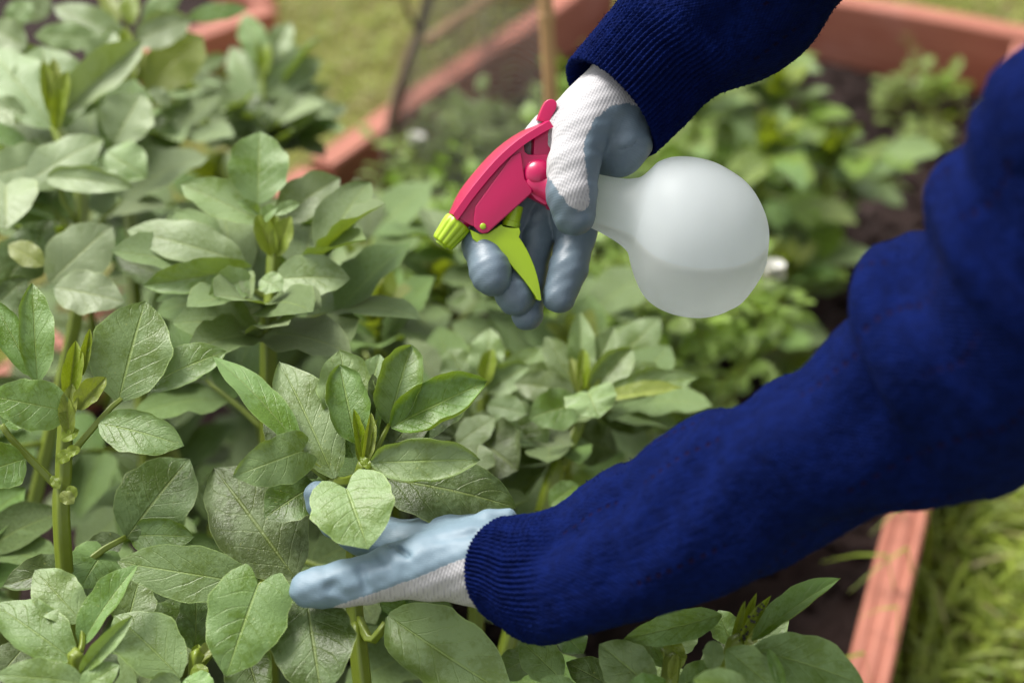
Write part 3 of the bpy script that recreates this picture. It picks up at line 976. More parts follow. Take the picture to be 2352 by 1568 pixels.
DL = 0.812
KL = DL / FPX
LO = P(900, 1300, DL)
def left_glove():
    h = 3.6
    lo, hi = (640, 1080, -330), (1300, 1450, 130)
    X = sdf_grid(lo, hi, h)
    wrist = chain_d(X, [(1260, 1318, 0, 92), (1130, 1296, -6, 98), (1060, 1290, -14, 90)], 30)
    thenar = chain_d(X, [(1080, 1290, 0, 88), (985, 1300, 4, 72), (905, 1310, 10, 63)], 30)
    thumb = chain_d(X, [(905, 1310, 10, 63), (840, 1328, 18, 54), (795, 1334, 24, 52), (742, 1344, 28, 46), (712, 1348, 28, 42)], 12)
    palm = chain_d(X, [(1110, 1270, -50, 80), (1000, 1262, -100, 64), (900, 1268, -120, 52)], 30)
    palm2 = chain_d(X, [(1100, 1270, -110, 70), (990, 1265, -180, 55), (890, 1265, -215, 46)], 30)
    d = smin(smin(wrist, thenar, 24), smin(palm, palm2, 40), 30)
    d = smin(d, thumb, 14)
    f = None
    for pts in ([(905, 1268, -118, 50), (816, 1244, -118, 46), (756, 1204, -118, 43), (727, 1170, -112, 37), (716, 1148, -108, 33)],
                [(900, 1265, -165, 48), (810, 1240, -180, 43), (755, 1195, -186, 40), (740, 1165, -182, 33)],
                [(895, 1265, -200, 46), (815, 1238, -232, 42), (765, 1195, -240, 38), (752, 1170, -236, 31)],
                [(895, 1268, -225, 42), (830, 1245, -275, 38), (785, 1210, -288, 34), (778, 1185, -286, 27)]):
        e = chain_d(X, pts, 14)
        f = e if f is None else np.minimum(f, e)
    d = smin(d, f, 12)
    fold = chain_d(X, [(1075, 1215, -20, 20), (1120, 1196, -18, 24), (1168, 1190, -14, 22)], 10)
    d = smin(d, fold, 14)
    dent = cap_d(X, (772, 1336, 82), (806, 1356, 84), 14, 8)
    d = -smin(-d, dent, 16)
    for a, b, r in (((868, 1258, 40), (905, 1292, 78), 7), ((905, 1252, 20), (945, 1268, 60), 6), ((1010, 1225, 60), (1092, 1212, 60), 8), ((836, 1300, 66), (850, 1340, 74), 5)):
        d = -smin(-d, cap_d(X, a, b, r * .7, r * .3), 22)
    w = 1.7 * np.sin(X[..., 0] * .05 + X[..., 1] * .09) * np.sin(X[..., 1] * .06 + X[..., 0] * .021) + .5 * np.sin(X[..., 0] * .13 - X[..., 1] * .10) * np.sin(X[..., 1] * .12)
    d = d + w
    V, F = surface_nets(d, lo, h)
    V = relax(V, F, 4)
    line = np.interp(V[:, 0], [760, 779, 820, 864, 959, 1038, 1102, 1180, 1300], [1396, 1380, 1364, 1350, 1314, 1280, 1256, 1205, 1180])
    coat = np.clip(.5 + (line - V[:, 1]) / 16.0, 0, 1)
    coat = np.where((V[:, 2] < -40) & (V[:, 1] > 1290), 0, coat)
    W = to_world(V, (900, 1300), LO, KL)
    return mesh_obj('glove', W, F, M['glove_l'], person, attrs={'coat': coat})
gl = left_glove()
gl['label'] = 'white knit glove with blue-grey palm coloured lighter for front light, held under the bean leaves'

# sweater: torso with two sleeves and two ribbed cuffs
def torso():
    h = .012
    lo, hi = np.array((.22, .34, .68)), np.array((1.16, 1.22, 1.38))
    X = sdf_grid(lo, hi, h)
    d = cap_d(X, (.52, .58, 1.03), (.56, .98, 1.05), .105, .105)
    d = smin(d, cap_d(X, (.56, .66, 1.0), (.84, .70, .86), .13, .15), .08)
    d = smin(d, cap_d(X, (.58, .90, 1.0), (.84, .90, .86), .13, .15), .08)
    d = smin(d, cap_d(X, (.50, .78, 1.08), (.44, .78, 1.15), .085, .07), .05)
    d = smin(d, cap_d(X, (.47, .57, 1.02), (.42, .555, .96), .085, .075), .05)
    d = smin(d, cap_d(X, (.52, .98, 1.04), (.47, .955, .99), .085, .075), .05)
    d = d + .004 * np.sin(X[..., 0] * 40 + X[..., 2] * 25) * np.sin(X[..., 1] * 33)
    V, F = surface_nets(d, lo, h)
    V = relax(V, F, 3)
    uv = np.stack([V[:, 1] * 2.2, V[:, 0] + V[:, 2]], 1)
    return mesh_obj('sweater', V, F, M['knit'], person, uv=uv)
sweater = torso()
sweater['label'] = 'navy blue knit sweater with ribbed cuffs'

def sleeve(rows, n_rings, seg, cuff_m, ribs, extra, seed, depth_f, mouth_skew, creases=()):
    """rows: upper edge, lower edge (photo positions) and distance; extra: centre and radius out of frame"""
    A = []
    for ux, uy, lx, ly, d in rows:
        U, L = P(ux, uy, d), P(lx, ly, d)
        A.append(list((U + L) / 2) + list((U - L) / 2))
    for c, e in extra:
        A.append(list(c) + list(e))
    A = np.array(A)
    C = catmull(A, n_rings)
    cen, e1 = C[:, :3], C[:, 3:]
    T = np.gradient(cen, axis=0); T /= np.linalg.norm(T, axis=1)[:, None]
    s = np.concatenate([[0], np.cumsum(np.linalg.norm(np.diff(cen, axis=0), axis=1))])
    th = np.linspace(0, 2 * np.pi, seg, endpoint=False)
    V, UV = [], []
    r0 = np.linalg.norm(e1, axis=1)
    n = np.random.default_rng(seed)
    ph = n.uniform(0, 6.28, 12)
    for k in range(n_rings):
        a = e1[k]
        b = np.cross(T[k], a); b = b / (np.linalg.norm(b) + 1e-9) * r0[k] * depth_f
        # b points towards the viewer on one side of the ring
        if np.dot(b, np.array(FWD)) > 0: b = -b
        cf = np.clip((cuff_m - s[k]) / (cuff_m * .35) , 0, 1)
        rib = cf * (np.abs(np.sin(th * ribs / 2 + .18 * np.sin(s[k] * 90 + th * 3))) ** .7 - .6) * .0036
        free = 1 - cf * .85
        fold = free * (.0046 * np.sin(2 * th + s[k] * 30 + ph[0] + 1.4 * np.sin(s[k] * 17 + ph[1]))
                       + .0026 * np.sin(3 * th - s[k] * 44 + ph[2] + 1.2 * np.sin(s[k] * 27 + ph[3]))
                       + .0011 * np.sin(7 * th + s[k] * 60 + ph[4] + np.sin(s[k] * 50)))
        for row, amp, wd, ph0, slant in creases:
            s0 = np.interp(row / (len(A) - 1) * (n_rings - 1), np.arange(n_rings), s)
            dd_ = s[k] - s0 - slant * np.sin(th + ph0)
            fold = fold + (amp * np.exp(-(dd_ / wd) ** 2) - amp * .6 * np.exp(-((dd_ - 2.2 * wd) / (wd * 1.3)) ** 2)) * (.55 + .45 * np.cos(th + ph0 * .5))
        fuzz = n.normal(0, .00022, seg)
        rr = 1 + (rib + fold + fuzz) / r0[k]
        sk = mouth_skew * np.sin(th) * np.exp(-s[k] / .02)
        V.append(cen[k] + rr[:, None] * (np.cos(th)[:, None] * a + np.sin(th)[:, None] * b) - sk[:, None] * T[k])
        UV.append(np.stack([th / (2 * np.pi), np.full(seg, s[k])], 1))
    # turned-in mouth
    inn = []
    for q, (f, ds) in enumerate(((.985, -.0012), (.955, -.0002), (.93, .006), (.91, .022))):
        ring = cen[0] + (V[0] - cen[0]) * f + T[0] * ds
        inn.append(ring)
    Vall = inn[::-1] + V
    UVall = [UV[0]] * 4 + UV
    kc = int(np.searchsorted(s, cuff_m)) + 4
    def part(name, k0, k1, mat):
        vv = np.vstack(Vall[k0:k1]); uu = np.vstack(UVall[k0:k1])
        m = k1 - k0
        i = np.arange(m - 1)[:, None] * seg; j = np.arange(seg)[None, :]; j2 = (j + 1) % seg
        F = np.stack([i + j, i + j2, i + seg + j2, i + seg + j], -1).reshape(-1, 4)
        u2 = uu.copy()
        return mesh_obj(name, vv, F, mat, sweater, uv=u2)
    part('cuff', 0, kc + 1, M['rib'])
    part('sleeve', kc, n_rings + 4, M['knit'])
    return Vall

rows_l = [(1172, 1190, 1166, 1426, .800), (1236, 1182, 1216, 1462, .795), (1306, 1152, 1284, 1474, .788), (1392, 1086, 1392, 1444, .780),
          (1480, 1034, 1520, 1406, .770), (1590, 952, 1680, 1348, .755), (1690, 900, 1780, 1310, .745), (1780, 850, 1866, 1274, .735), (1880, 806, 2010, 1210, .718),
          (1955, 752, 2130, 1160, .705), (1968, 690, 2230, 1122, .698), (1980, 610, 2310, 1086, .690), (2030, 560, 2390, 1040, .682), (2096, 552, 2460, 985, .674), (2108, 480, 2520, 900, .665),
          (2130, 404, 2570, 820, .656), (2185, 350, 2620, 730, .645), (2242, 310, 2670, 640, .632), (2300, 220, 2740, 520, .615), (2352, 140, 2800, 420, .600)]
ex_l = [((.335, .525, .935), tuple(np.array(UPV) * .05 - np.array(RIGHT) * .05)), ((.43, .555, .98), tuple(np.array(UPV) * .055 - np.array(RIGHT) * .055))]
SL = sleeve(rows_l, 230, 288, .036, 76, ex_l, 3, .95, .016, ((3.4, -.0022, .008, .5, .010), (5.2, -.0026, .009, 1.6, .016), (6.6, -.0024, .008, -.6, .018), (9.0, -.0032, .009, .8, .018), (11.0, -.0034, .008, 1.4, .020), (13.2, -.0032, .008, .4, .018), (15.8, -.0042, .009, .6, .018), (17.6, -.003, .008, 1.0, .012)))
rows_r = [(1306, 142, 1500, 350, .870), (1345, 96, 1566, 292, .870), (1398, 36, 1632, 226, .868), (1444, -14, 1706, 190, .866), (1505, -80, 1806, 118, .864),
          (1590, -165, 1905, 44, .862), (1730, -290, 2010, -40, .858), (1880, -420, 2170, -170, .85)]
ex_r = [((.31, .895, .865), tuple(np.array(UPV) * .047 - np.array(RIGHT) * .03)), ((.39, .93, .945), tuple(np.array(UPV) * .055 - np.array(RIGHT) * .045)), ((.475, .955, .99), tuple(np.array(UPV) * .06 - np.array(RIGHT) * .05))]
SR = sleeve(rows_r, 210, 288, .068, 78, ex_r, 5, 1.12, -.007, ((4.2, -.003, .009, .8, .014), (5.6, -.003, .01, -.5, .014)))

# loose wool fibres standing off the sleeves
def fuzz(rings, n, seed, lmax):
    q = np.random.default_rng(seed)
    A = np.array(rings)
    V, F = [], []
    k0 = q.integers(4, len(A) - 30, n); j0 = q.integers(0, A.shape[1], n)
    for k, j in zip(k0, j0):
        p = A[k, j]; c = A[k].mean(0)
        nn = p - c; nn /= np.linalg.norm(nn)
        t = q.normal(0, 1, 3); t -= nn * (t @ nn); t /= np.linalg.norm(t)
        L = q.uniform(.0012, lmax); w = .00004
        s = np.cross(nn, t)
        b = len(V)
        V += [tuple(p - nn * .0004 - s * w), tuple(p - nn * .0004 + s * w), tuple(p + nn * L * .6 + t * L * .35 + s * w), tuple(p + nn * L * .8 + t * L)]
        F += [(b, b + 1, b + 2), (b, b + 2, b + 3)]
    o = mesh_obj('wool_fuzz', V, F, M['rib'], sweater, uv=[(0.3, 0.1)] * len(V))
    tag(o, kind='stuff')
fuzz(SL, 1500, 1, .0018)
fuzz(SR, 3000, 2, .0018)

# trousers, boots, head: outside the frame
def body_parts():
    h = .016
    lo, hi = np.array((.62, .5, .05)), np.array((1.14, 1.12, 1.0))
    X = sdf_grid(lo, hi, h)
    d = cap_d(X, (.86, .70, .84), (.86, .90, .84), .145, .145)
    for y in (.68, .93):
        d = smin(d, chain_d(X, [(.87, y, .80, .11), (.80, y - .01, .45, .08), (.90, y, .10, .06)], .03), .04)
    V, F = surface_nets(d, lo, h)
    mesh_obj('trousers', relax(V, F, 3), F, M['trousers'], person)
    for y in (.68, .93):
        lo, hi = np.array((.62, y - .09, -.02)), np.array((1.02, y + .09, .26))
        X = sdf_grid(lo, hi, .008)
        d = smin(cap_d(X, (.90, y, .22), (.90, y, .07), .068, .062), cap_d(X, (.90, y, .05), (.72, y, .045), .052, .046), .03)
        d = np.maximum(d, .002 - X[..., 2])
        V, F = surface_nets(d, lo, .008)
        mesh_obj('boot', relax(V, F, 2), F, M['boot'], person)
    lo, hi = np.array((.16, .6, 1.02)), np.array((.56, .96, 1.5))
    X = sdf_grid(lo, hi, .008)
    hc = np.array((.33, .78, 1.27))
    E = np.linalg.norm((X - hc) / np.array((.098, .075, .115)), axis=-1) - 1
    d = E * .08
    d = smin(d, cap_d(X, (.44, .78, 1.12), (.36, .78, 1.22), .055, .055), .03)
    d = smin(d, cap_d(X, (.262, .78, 1.20), (.28, .78, 1.18), .045, .05), .03)
    d = smin(d, cap_d(X, (.238, .78, 1.265), (.222, .78, 1.235), .010, .015), .012)
    for y in (.70, .86):
        d = smin(d, cap_d(X, (.345, y, 1.28), (.345, y, 1.25), .018, .014), .01)
    for y in (.75, .81):
        d = np.maximum(d, -(np.linalg.norm(X - np.array((.232, y, 1.275)), axis=-1) - .012))
    d = np.maximum(d, -cap_d(X, (.212, .76, 1.195), (.212, .80, 1.195), .006, .006))
    V, F = surface_nets(d, lo, .008)
    mesh_obj('body', relax(V, F, 2), F, M['skin'], person)
    d = (np.linalg.norm((X - hc - np.array((.018, 0, .018))) / np.array((.106, .086, .118)), axis=-1) - 1) * .09
    d = np.maximum(d, -cap_d(X, (.215, .78, 1.26), (.215, .78, 1.15), .085, .09))
    d = np.maximum(d, 1.19 - X[..., 2]) + .003 * np.sin(X[..., 1] * 160)
    V, F = surface_nets(d, lo, .008)
    mesh_obj('hair', relax(V, F, 2), F, M['hair'], person)
body_parts()

# ------------------------------------------------------------------ bean plants
GROUP = 'broad bean plants growing in the raised bed'

def leaf_verts(L, W, lobe=0.0, fold=0.15, cup=0.0, bend=0.35, curl=0.0, wave=0.03, twist=0.0, seed=0, nu=17, nv=18, shape=0.9, curl_side=0):
    """leaflet in its own frame: base at the origin, tip along +Y, upper face along +Z"""
    q = random.Random(seed)
    p1, p2, p3 = q.uniform(0, 6.28), q.uniform(0, 6.28), q.uniform(0, 6.28)
    wf = q.uniform(1.6, 2.8)
    u = np.linspace(-1, 1, nu); v = np.linspace(0, 1, nv) ** 0.92
    U, Vv = np.meshgrid(u, v)
    if lobe > 0:
        w = np.sin(np.pi * (0.10 + 0.90 * Vv ** 0.75)) ** 0.66
    else:
        w = np.sin(np.pi * np.clip(Vv, 0.004, 1) ** shape) ** 0.66
    tipw = np.clip((1 - Vv) / .16, 0, 1)
    w = w * (0.55 + 0.45 * tipw ** .6)
    w = np.maximum(w, 0.012)
    wj = w * (1 + .035 * np.sin(Vv * 17 + p1 + np.sign(U) * 1.1) + .025 * np.sin(Vv * 31 + p2 * np.sign(U)))
    a = np.abs(U)
    X = U * W / 2 * wj
    rollin = np.clip((a - .5) / .5, 0, 1) ** 1.5
    cs = np.where(curl_side == 0, 1.0, (np.sign(U) == curl_side).astype(float)) * np.sin(np.pi * np.clip(Vv * .92 + .04, 0, 1)) ** .6
    cz = curl * cs * rollin * W * .30
    X = X * (1 - .62 * min(1.4, abs(curl)) * cs * rollin)
    Z = np.tan(fold) * np.abs(X) + cup * W * (U * w) ** 2 + cz
    Z = Z + wave * W * np.sin(2 * np.pi * wf * Vv + p3 + np.sign(U) * (1.2 + p1 * .3)) * a ** 1.6 * w
    Z = Z + .012 * W * np.sin(Vv * 40 - a * 9) * (1 - a) * a * 2
    Y0 = Vv - lobe * np.sin(np.pi * a * .5) * (1 - Vv) ** 3
    # pointed tip
    Y0 = np.where(Vv > .999, 1.012 - .012 * a, Y0)
    tw = twist * Vv
    X, Z = X * np.cos(tw) - Z * np.sin(tw), X * np.sin(tw) + Z * np.cos(tw)
    bend = bend if abs(bend) > 1e-3 else 1e-3
    ang = bend * (Y0 - 0.5)
    Rr = L / bend
    cy, cz_ = Rr * (np.sin(ang) + math.sin(bend / 2)), Rr * (np.cos(ang) - math.cos(bend / 2))
    Yf = cy + Z * np.sin(ang)
    Zf = cz_ + Z * np.cos(ang)
    V = np.stack([X, Yf, Zf], -1).reshape(-1, 3)
    F = []
    for j in range(nv - 1):
        for i in range(nu - 1):
            b = j * nu + i
            F.append((b, b + 1, b + nu + 1, b + nu))
    uv = np.stack([(U + 1) / 2, Vv], -1).reshape(-1, 2)
    return V, F, uv

def frame(y, n):
    y = Vector(y).normalized(); n = Vector(n)
    n = (n - y * n.dot(y)).normalized()
    x = y.cross(n)
    return Matrix((x, y, n)).transposed()

LEAFSEED = [100]
LM = {}
def hero_leaf(root, bx, by, tx, ty, w, d, tilt=0.45, roll=0.0, m=None, dd=None, name='leaf', **k):
    m = m or LM.get(root.name, 'leaf')
    """leaflet whose base and tip show at the given photo positions; d: distance of the base; tilt: how much farther the tip lies when it is higher"""
    kk = d / FPX
    dt = d + (dd if dd is not None else tilt * (by - ty) * kk)
    B, T = P(bx, by, d), P(tx, ty, dt)
    y = T - B
    view = (CAM - (B + T) / 2).normalized()
    n = (view * .85 + Vector((0, 0, .35))).normalized()
    Mx = frame(y, n)
    if roll: Mx = Mx @ Matrix.Rotation(R(roll), 3, 'Y')
    LEAFSEED[0] += 1
    qv = random.Random(LEAFSEED[0] * 7)
    k.setdefault('twist', qv.uniform(-.28, .28)); k.setdefault('wave', qv.uniform(.035, .07)); k.setdefault('cup', qv.uniform(-.10, .08))
    if qv.random() < .35 and 'curl' not in k: k['curl'] = qv.uniform(.15, .4); k['curl_side'] = qv.choice((-1, 1))
    V, F, uv = leaf_verts(y.length, w * kk, seed=LEAFSEED[0], **k)
    A = np.array(Mx)
    W = V @ A.T + np.array(B)
    return mesh_obj(name, W, F, M[m], root, uv=uv)

# shared leaf shapes for the plants that are not traced leaf by leaf
UNIT = []
for i in range(12):
    q = random.Random(900 + i)
    V, F, uv = leaf_verts(1.0, .60, seed=500 + i, fold=q.uniform(.02, .3), cup=q.uniform(-.05, .1), bend=q.uniform(.1, .9), curl=q.choice((0, 0, .25)), wave=q.uniform(.02, .07), twist=q.uniform(-.25, .25), nu=7, nv=9)
    me = bpy.data.meshes.new('leaf')
    me.from_pydata(V.tolist(), [], F)
    me.polygons.foreach_set('use_smooth', [True] * len(F))
    ul = me.uv_layers.new(name='UVMap')
    li = np.empty(len(me.loops), dtype=np.int32); me.loops.foreach_get('vertex_index', li)
    ul.data.foreach_set('uv', uv.astype(np.float32)[li].ravel())
    UNIT.append(me)
UNITM = {}
def unit_mesh(i, m):
    if (i, m) not in UNITM:
        c = UNIT[i].copy(); c.materials.append(M[m]); UNITM[(i, m)] = c
    return UNITM[(i, m)]

def unit_leaf(root, B, ydir, n, L, wf, m, q, name='leaf'):
    o = bpy.data.objects.new(name, unit_mesh(q.randrange(12), m))
    Mx = frame(ydir, n).to_4x4()
    sc = Matrix.Diagonal((L * wf, L, L, 1))
    o.matrix_local = Matrix.Translation(B - parent_origin(root)) @ Mx @ sc
    return link(o, root)

def node_leaves(root, stems, p, az, q, size, up=.55, pairs=2, m='leaf', droop=0.0, pet=.05):
    """a compound leaf: petiole with leaflets, added to the plant"""
    h = Vector((math.cos(az), math.sin(az), 0))
    d = (h * math.cos(up) + Vector((0, 0, math.sin(up)))).normalized()
    L = pet * q.uniform(.8, 1.2) * size
    e = p + d * L * .6
    e2 = e + (d + Vector((0, 0, -.15))).normalized() * L * .7
    stems.append(([p, e, e2], [.0024 * size, .0019 * size, .0012 * size]))
    side = h.cross(Vector((0, 0, 1)))
    for k in range(pairs):
        b = p.lerp(e2, .62) if k == 0 and pairs > 1 else e2
        for s in (-1, 1):
            ang = q.uniform(.65, 1.15) if k == 0 else q.uniform(.3, .7)
            y = d * math.cos(ang) + side * s * math.sin(ang) + Vector((0, 0, q.uniform(-.25, .25) - droop))
            n = Vector((0, 0, 1)) + side * s * q.uniform(-.45, .15) + h * q.uniform(-.25, .15)
            unit_leaf(root, b, y, n, size * q.uniform(.058, .082), q.uniform(.85, 1.12), m if q.random() > .25 else ('wet' if m == 'leaf' else 'leaf'), q)

def crown(root, stems, p, q, size, m='young', n=9, spread=.75):
    """the young leaves packed round a shoot tip"""
    for k in range(n):
        f = k / n
        az = k * 2.4 + q.uniform(-.3, .3)
        el = 1.35 - f * spread * 1.25
        d = Vector((math.cos(az) * math.cos(el), math.sin(az) * math.cos(el), math.sin(el)))
        b = p + Vector((0, 0, -.035 * f * size)) + d * .006
        nn = Vector((0, 0, 1)) * .8 - Vector((math.cos(az), math.sin(az), 0)) * 1.1
        unit_leaf(root, b, d, nn, size * (.034 + .046 * f) * q.uniform(.9, 1.15), q.uniform(.7, 1.05), m if f < .55 else 'leaf', q)

def stems_build(root, stems, name='stem', n=6, mat='stem'):
    g = Geo()
    for pts, rad in stems:
        pts = [tuple(p) for p in pts]
        k = max(4, len(pts) * 2)
        V, F, U = tube_geo(catmull(pts, k), catmull(np.array(rad)[:, None], k)[:, 0], n, .17)
        g.add(V, F, U)
    return g.build(name, M[mat], root)

def stipules(root, p, r, q, n=2):
    for k in range(n):
        a = q.uniform(0, 6.28)
        d = Vector((math.cos(a), math.sin(a), q.uniform(-.1, .5)))
        o = unit_leaf(root, p + Vector((math.cos(a), math.sin(a), 0)) * r * .8, d, Vector((0, 0, 1)), r * q.uniform(1.6, 2.2), 1.2, 'young', q, 'stipule')

def plant_root(top, base_xy, label, q):
    r = empty('bean_plant', Vector((base_xy[0], base_xy[1], .045)), label, 'bean plant', GROUP)
    return r

def stem_curve(base, top, q, n=10):
    m = base.lerp(top, .5) + Vector((q.uniform(-.008, .008), q.uniform(-.008, .008), 0))
    return [Vector(p) for p in catmull([tuple(base), tuple(m), tuple(top)], n)]

def lower_leaves(root, stems, path, q, f0, f1, n, size, az0=0.0, m='leaf'):
    for k in range(n):
        f = f0 + (f1 - f0) * k / max(1, n - 1)
        i = f * (len(path) - 1); a = int(min(len(path) - 2, i))
        p = path[a].lerp(path[a + 1], i - a)
        node_leaves(root, stems, p, az0 + k * 2.75 + q.uniform(-.5, .5), q, size, up=q.uniform(.15, .6), m=m, droop=.15, pet=.055)

def auto_plant(label, x, y, h, seed, nodes=7, size=1.0, lean=(0, 0), crown_n=9, f0=.2, m='leaf', branches=0):
    q = random.Random(seed)
    base = Vector((x, y, .03)); top = Vector((x + lean[0], y + lean[1], .045 + h))
    root = plant_root(top, (x, y), label, q)
    path = stem_curve(base, top, q)
    stems = [(path, list(np.linspace(.0050, .0032, len(path)) * size))]
    lower_leaves(root, stems, path, q, f0, .93, nodes, size, q.uniform(0, 6), m)
    crown(root, stems, top, q, size, n=crown_n)
    stems_build(root, stems, n=8)
    return root

def traced_plant(label, leaves, stem_px, base_shift=(0, 0), seed=0, low=4, low_top=.75, r=(.0055, .004), low_size=1.0, extra=None, low_f0=.25, mat='leaf', more=()):
    """plant whose upper leaves are placed one by one; stem_px: photo positions and distances from the top down"""
    q = random.Random(seed)
    tops = [P(*s) for s in stem_px]
    foot = tops[-1]
    dirv = (tops[-1] - tops[-2]) if len(tops) > 1 else Vector((0, 0, -1))
    dirv = dirv.normalized()
    run = min(2.0, 1 / max(.3, -dirv.z)) * (foot.z - .03) * .55
    base = Vector((foot.x + base_shift[0] + dirv.x * run, foot.y + base_shift[1] + dirv.y * run, .03))
    root = plant_root(tops[0], (base.x, base.y), label, q)
    LM[root.name] = mat
    path = [Vector(p) for p in catmull([tuple(base), tuple(base.lerp(foot, .5))] + [tuple(p) for p in tops[::-1]], 22)]
    stems = [(path, list(np.linspace(r[0], r[1], len(path))))]
    if low:
        sub = [p for p in path if p.z < foot.z - .015] or path[:4]
        lower_leaves(root, stems, sub, q, low_f0, low_top * .92, max(2, low - 1), low_size, q.uniform(0, 6))
    for px, py, d, cnt, sz in more:
        for k in range(cnt):
            node_leaves(root, stems, P(px, py, d), q.uniform(0, 6.28) if cnt < 2 else q.random() + k * 6.28 / cnt, q, sz, up=q.uniform(.3, .9), m=mat, pet=.035)
    for pts, rad in (extra or []):
        stems.append(([P(*p) for p in pts], rad))
    stems_build(root, stems, n=16)
    for L in leaves:
        k = L[-1] if isinstance(L[-1], dict) else {}
        hero_leaf(root, *L[:6], **k)
    return root

Y, WT = 'young', 'wet'
# --- the plant held by the lower hand, in the middle of the picture
A = traced_plant('leafy bean shoot resting on the lower gloved palm, in sharp focus', [
    (690, 1030, 487, 817, 92, .842, dict(roll=22, fold=.25, bend=.5, wave=.05)),
    (767, 1098, 642, 831, 150, .846, dict(roll=8, fold=.12, bend=.35, wave=.05)),
    (822, 985, 779, 803, 148, .868, dict(tilt=.2, fold=.12, bend=.5, wave=.06)),
    (866, 975, 856, 858, 52, .862, dict(tilt=.2, roll=40, m=WT)),
    (818, 1018, 780, 839, 140, .850, dict(tilt=.35, fold=.3, curl=.5, bend=.3, m='leaf')),
    (893, 973, 945, 793, 150, .858, dict(tilt=.3, fold=.3, curl=.55, bend=.5)),
    (898, 980, 1118, 876, 165, .852, dict(tilt=.3, fold=.25, curl=.62, bend=.2)),
    (884, 1006, 1092, 888, 118, .874, dict(tilt=.3, fold=.1, bend=.3, m=WT)),
    (853, 1062, 1102, 1056, 150, .828, dict(dd=.0, fold=.2, curl=.6, bend=.3, roll=8)),
    (796, 1122, 846, 1262, 194, .812, dict(dd=-.022, lobe=.26, fold=.18, bend=.55, cup=-.05, wave=.03)),
    (870, 1098, 1188, 1166, 180, .846, dict(dd=-.004, roll=-14, fold=.12, bend=.45, m=WT)),
    (692, 1036, 530, 1096, 122, .834, dict(dd=-.02, lobe=.22, fold=.1, bend=.9, cup=-.08, roll=-12)),
    (678, 1328, 492, 1074, 232, .846, dict(tilt=.45, fold=.12, bend=.4, wave=.04, m=WT)),
    (812, 1050, 716, 878, 112, .858, dict(tilt=.4, bend=.4, fold=.2)),
    (880, 1050, 1000, 905, 120, .868, dict(tilt=.4, bend=.4, m=WT)),
    (724, 1112, 606, 1190, 118, .856, dict(dd=-.012, bend=.5, m=WT)),
    (835, 1070, 862, 900, 64, .856, dict(tilt=.25, fold=.5, bend=.3)),
    (826, 1010, 872, 812, 124, .884, dict(tilt=.3, bend=.4, fold=.2)),
    (728, 1098, 612, 950, 104, .866, dict(tilt=.5, m=WT, bend=.3)),
    (838, 1068, 812, 938, 26, .846, dict(tilt=.2, m=Y, fold=1.0, bend=.15)),
    (834, 1072, 852, 946, 30, .841, dict(tilt=.2, m=Y, fold=.95, bend=.1, roll=20)),
    (846, 1062, 868, 962, 28, .845, dict(tilt=.2, m=Y, fold=1.0, bend=.2, roll=-30)),
    (826, 1060, 836, 955, 26, .851, dict(tilt=.2, m=Y, fold=.9)),
    (850, 1075, 826, 1050, 24, .834, dict(m=Y, wave=.1)),
    (838, 1082, 868, 1066, 24, .836, dict(m=Y, wave=.1)),
], [(836, 1062, .852), (816, 1140, .858), (812, 1290, .862), (816, 1420, .862), (832, 1568, .858)], seed=1, low=5, low_top=.85, r=(.0058, .0032),
    extra=[([(845, 1068, .845), (872, 1016, .848), (894, 974, .856)], [.0022, .0018, .0012]),
           ([(760, 1100, .85), (728, 1076, .848), (697, 1050, .845), (688, 1030, .842)], [.0034, .0030, .0024, .0018]),
           ([(818, 1098, .856), (785, 1108, .85), (755, 1100, .848)], [.0034, .0034, .0030]),
           ([(822, 1420, .86), (852, 1470, .85), (886, 1432, .845)], [.003, .0026, .0022])])
# leaves of the same plant under the wrist
for L in [(892, 1412, 1182, 1605, 190, .846, dict(dd=-.03, roll=18, fold=.15, bend=.5)),
          (940, 1408, 872, 1384, 52, .862, dict()),
          (704, 1372, 738, 1600, 192, .822, dict(dd=-.035, fold=.12, bend=.5, m=WT)),
          (1250, 1490, 1130, 1560, 90, .85, dict(roll=15))]:
    hero_leaf(A, *L[:6], **L[6])

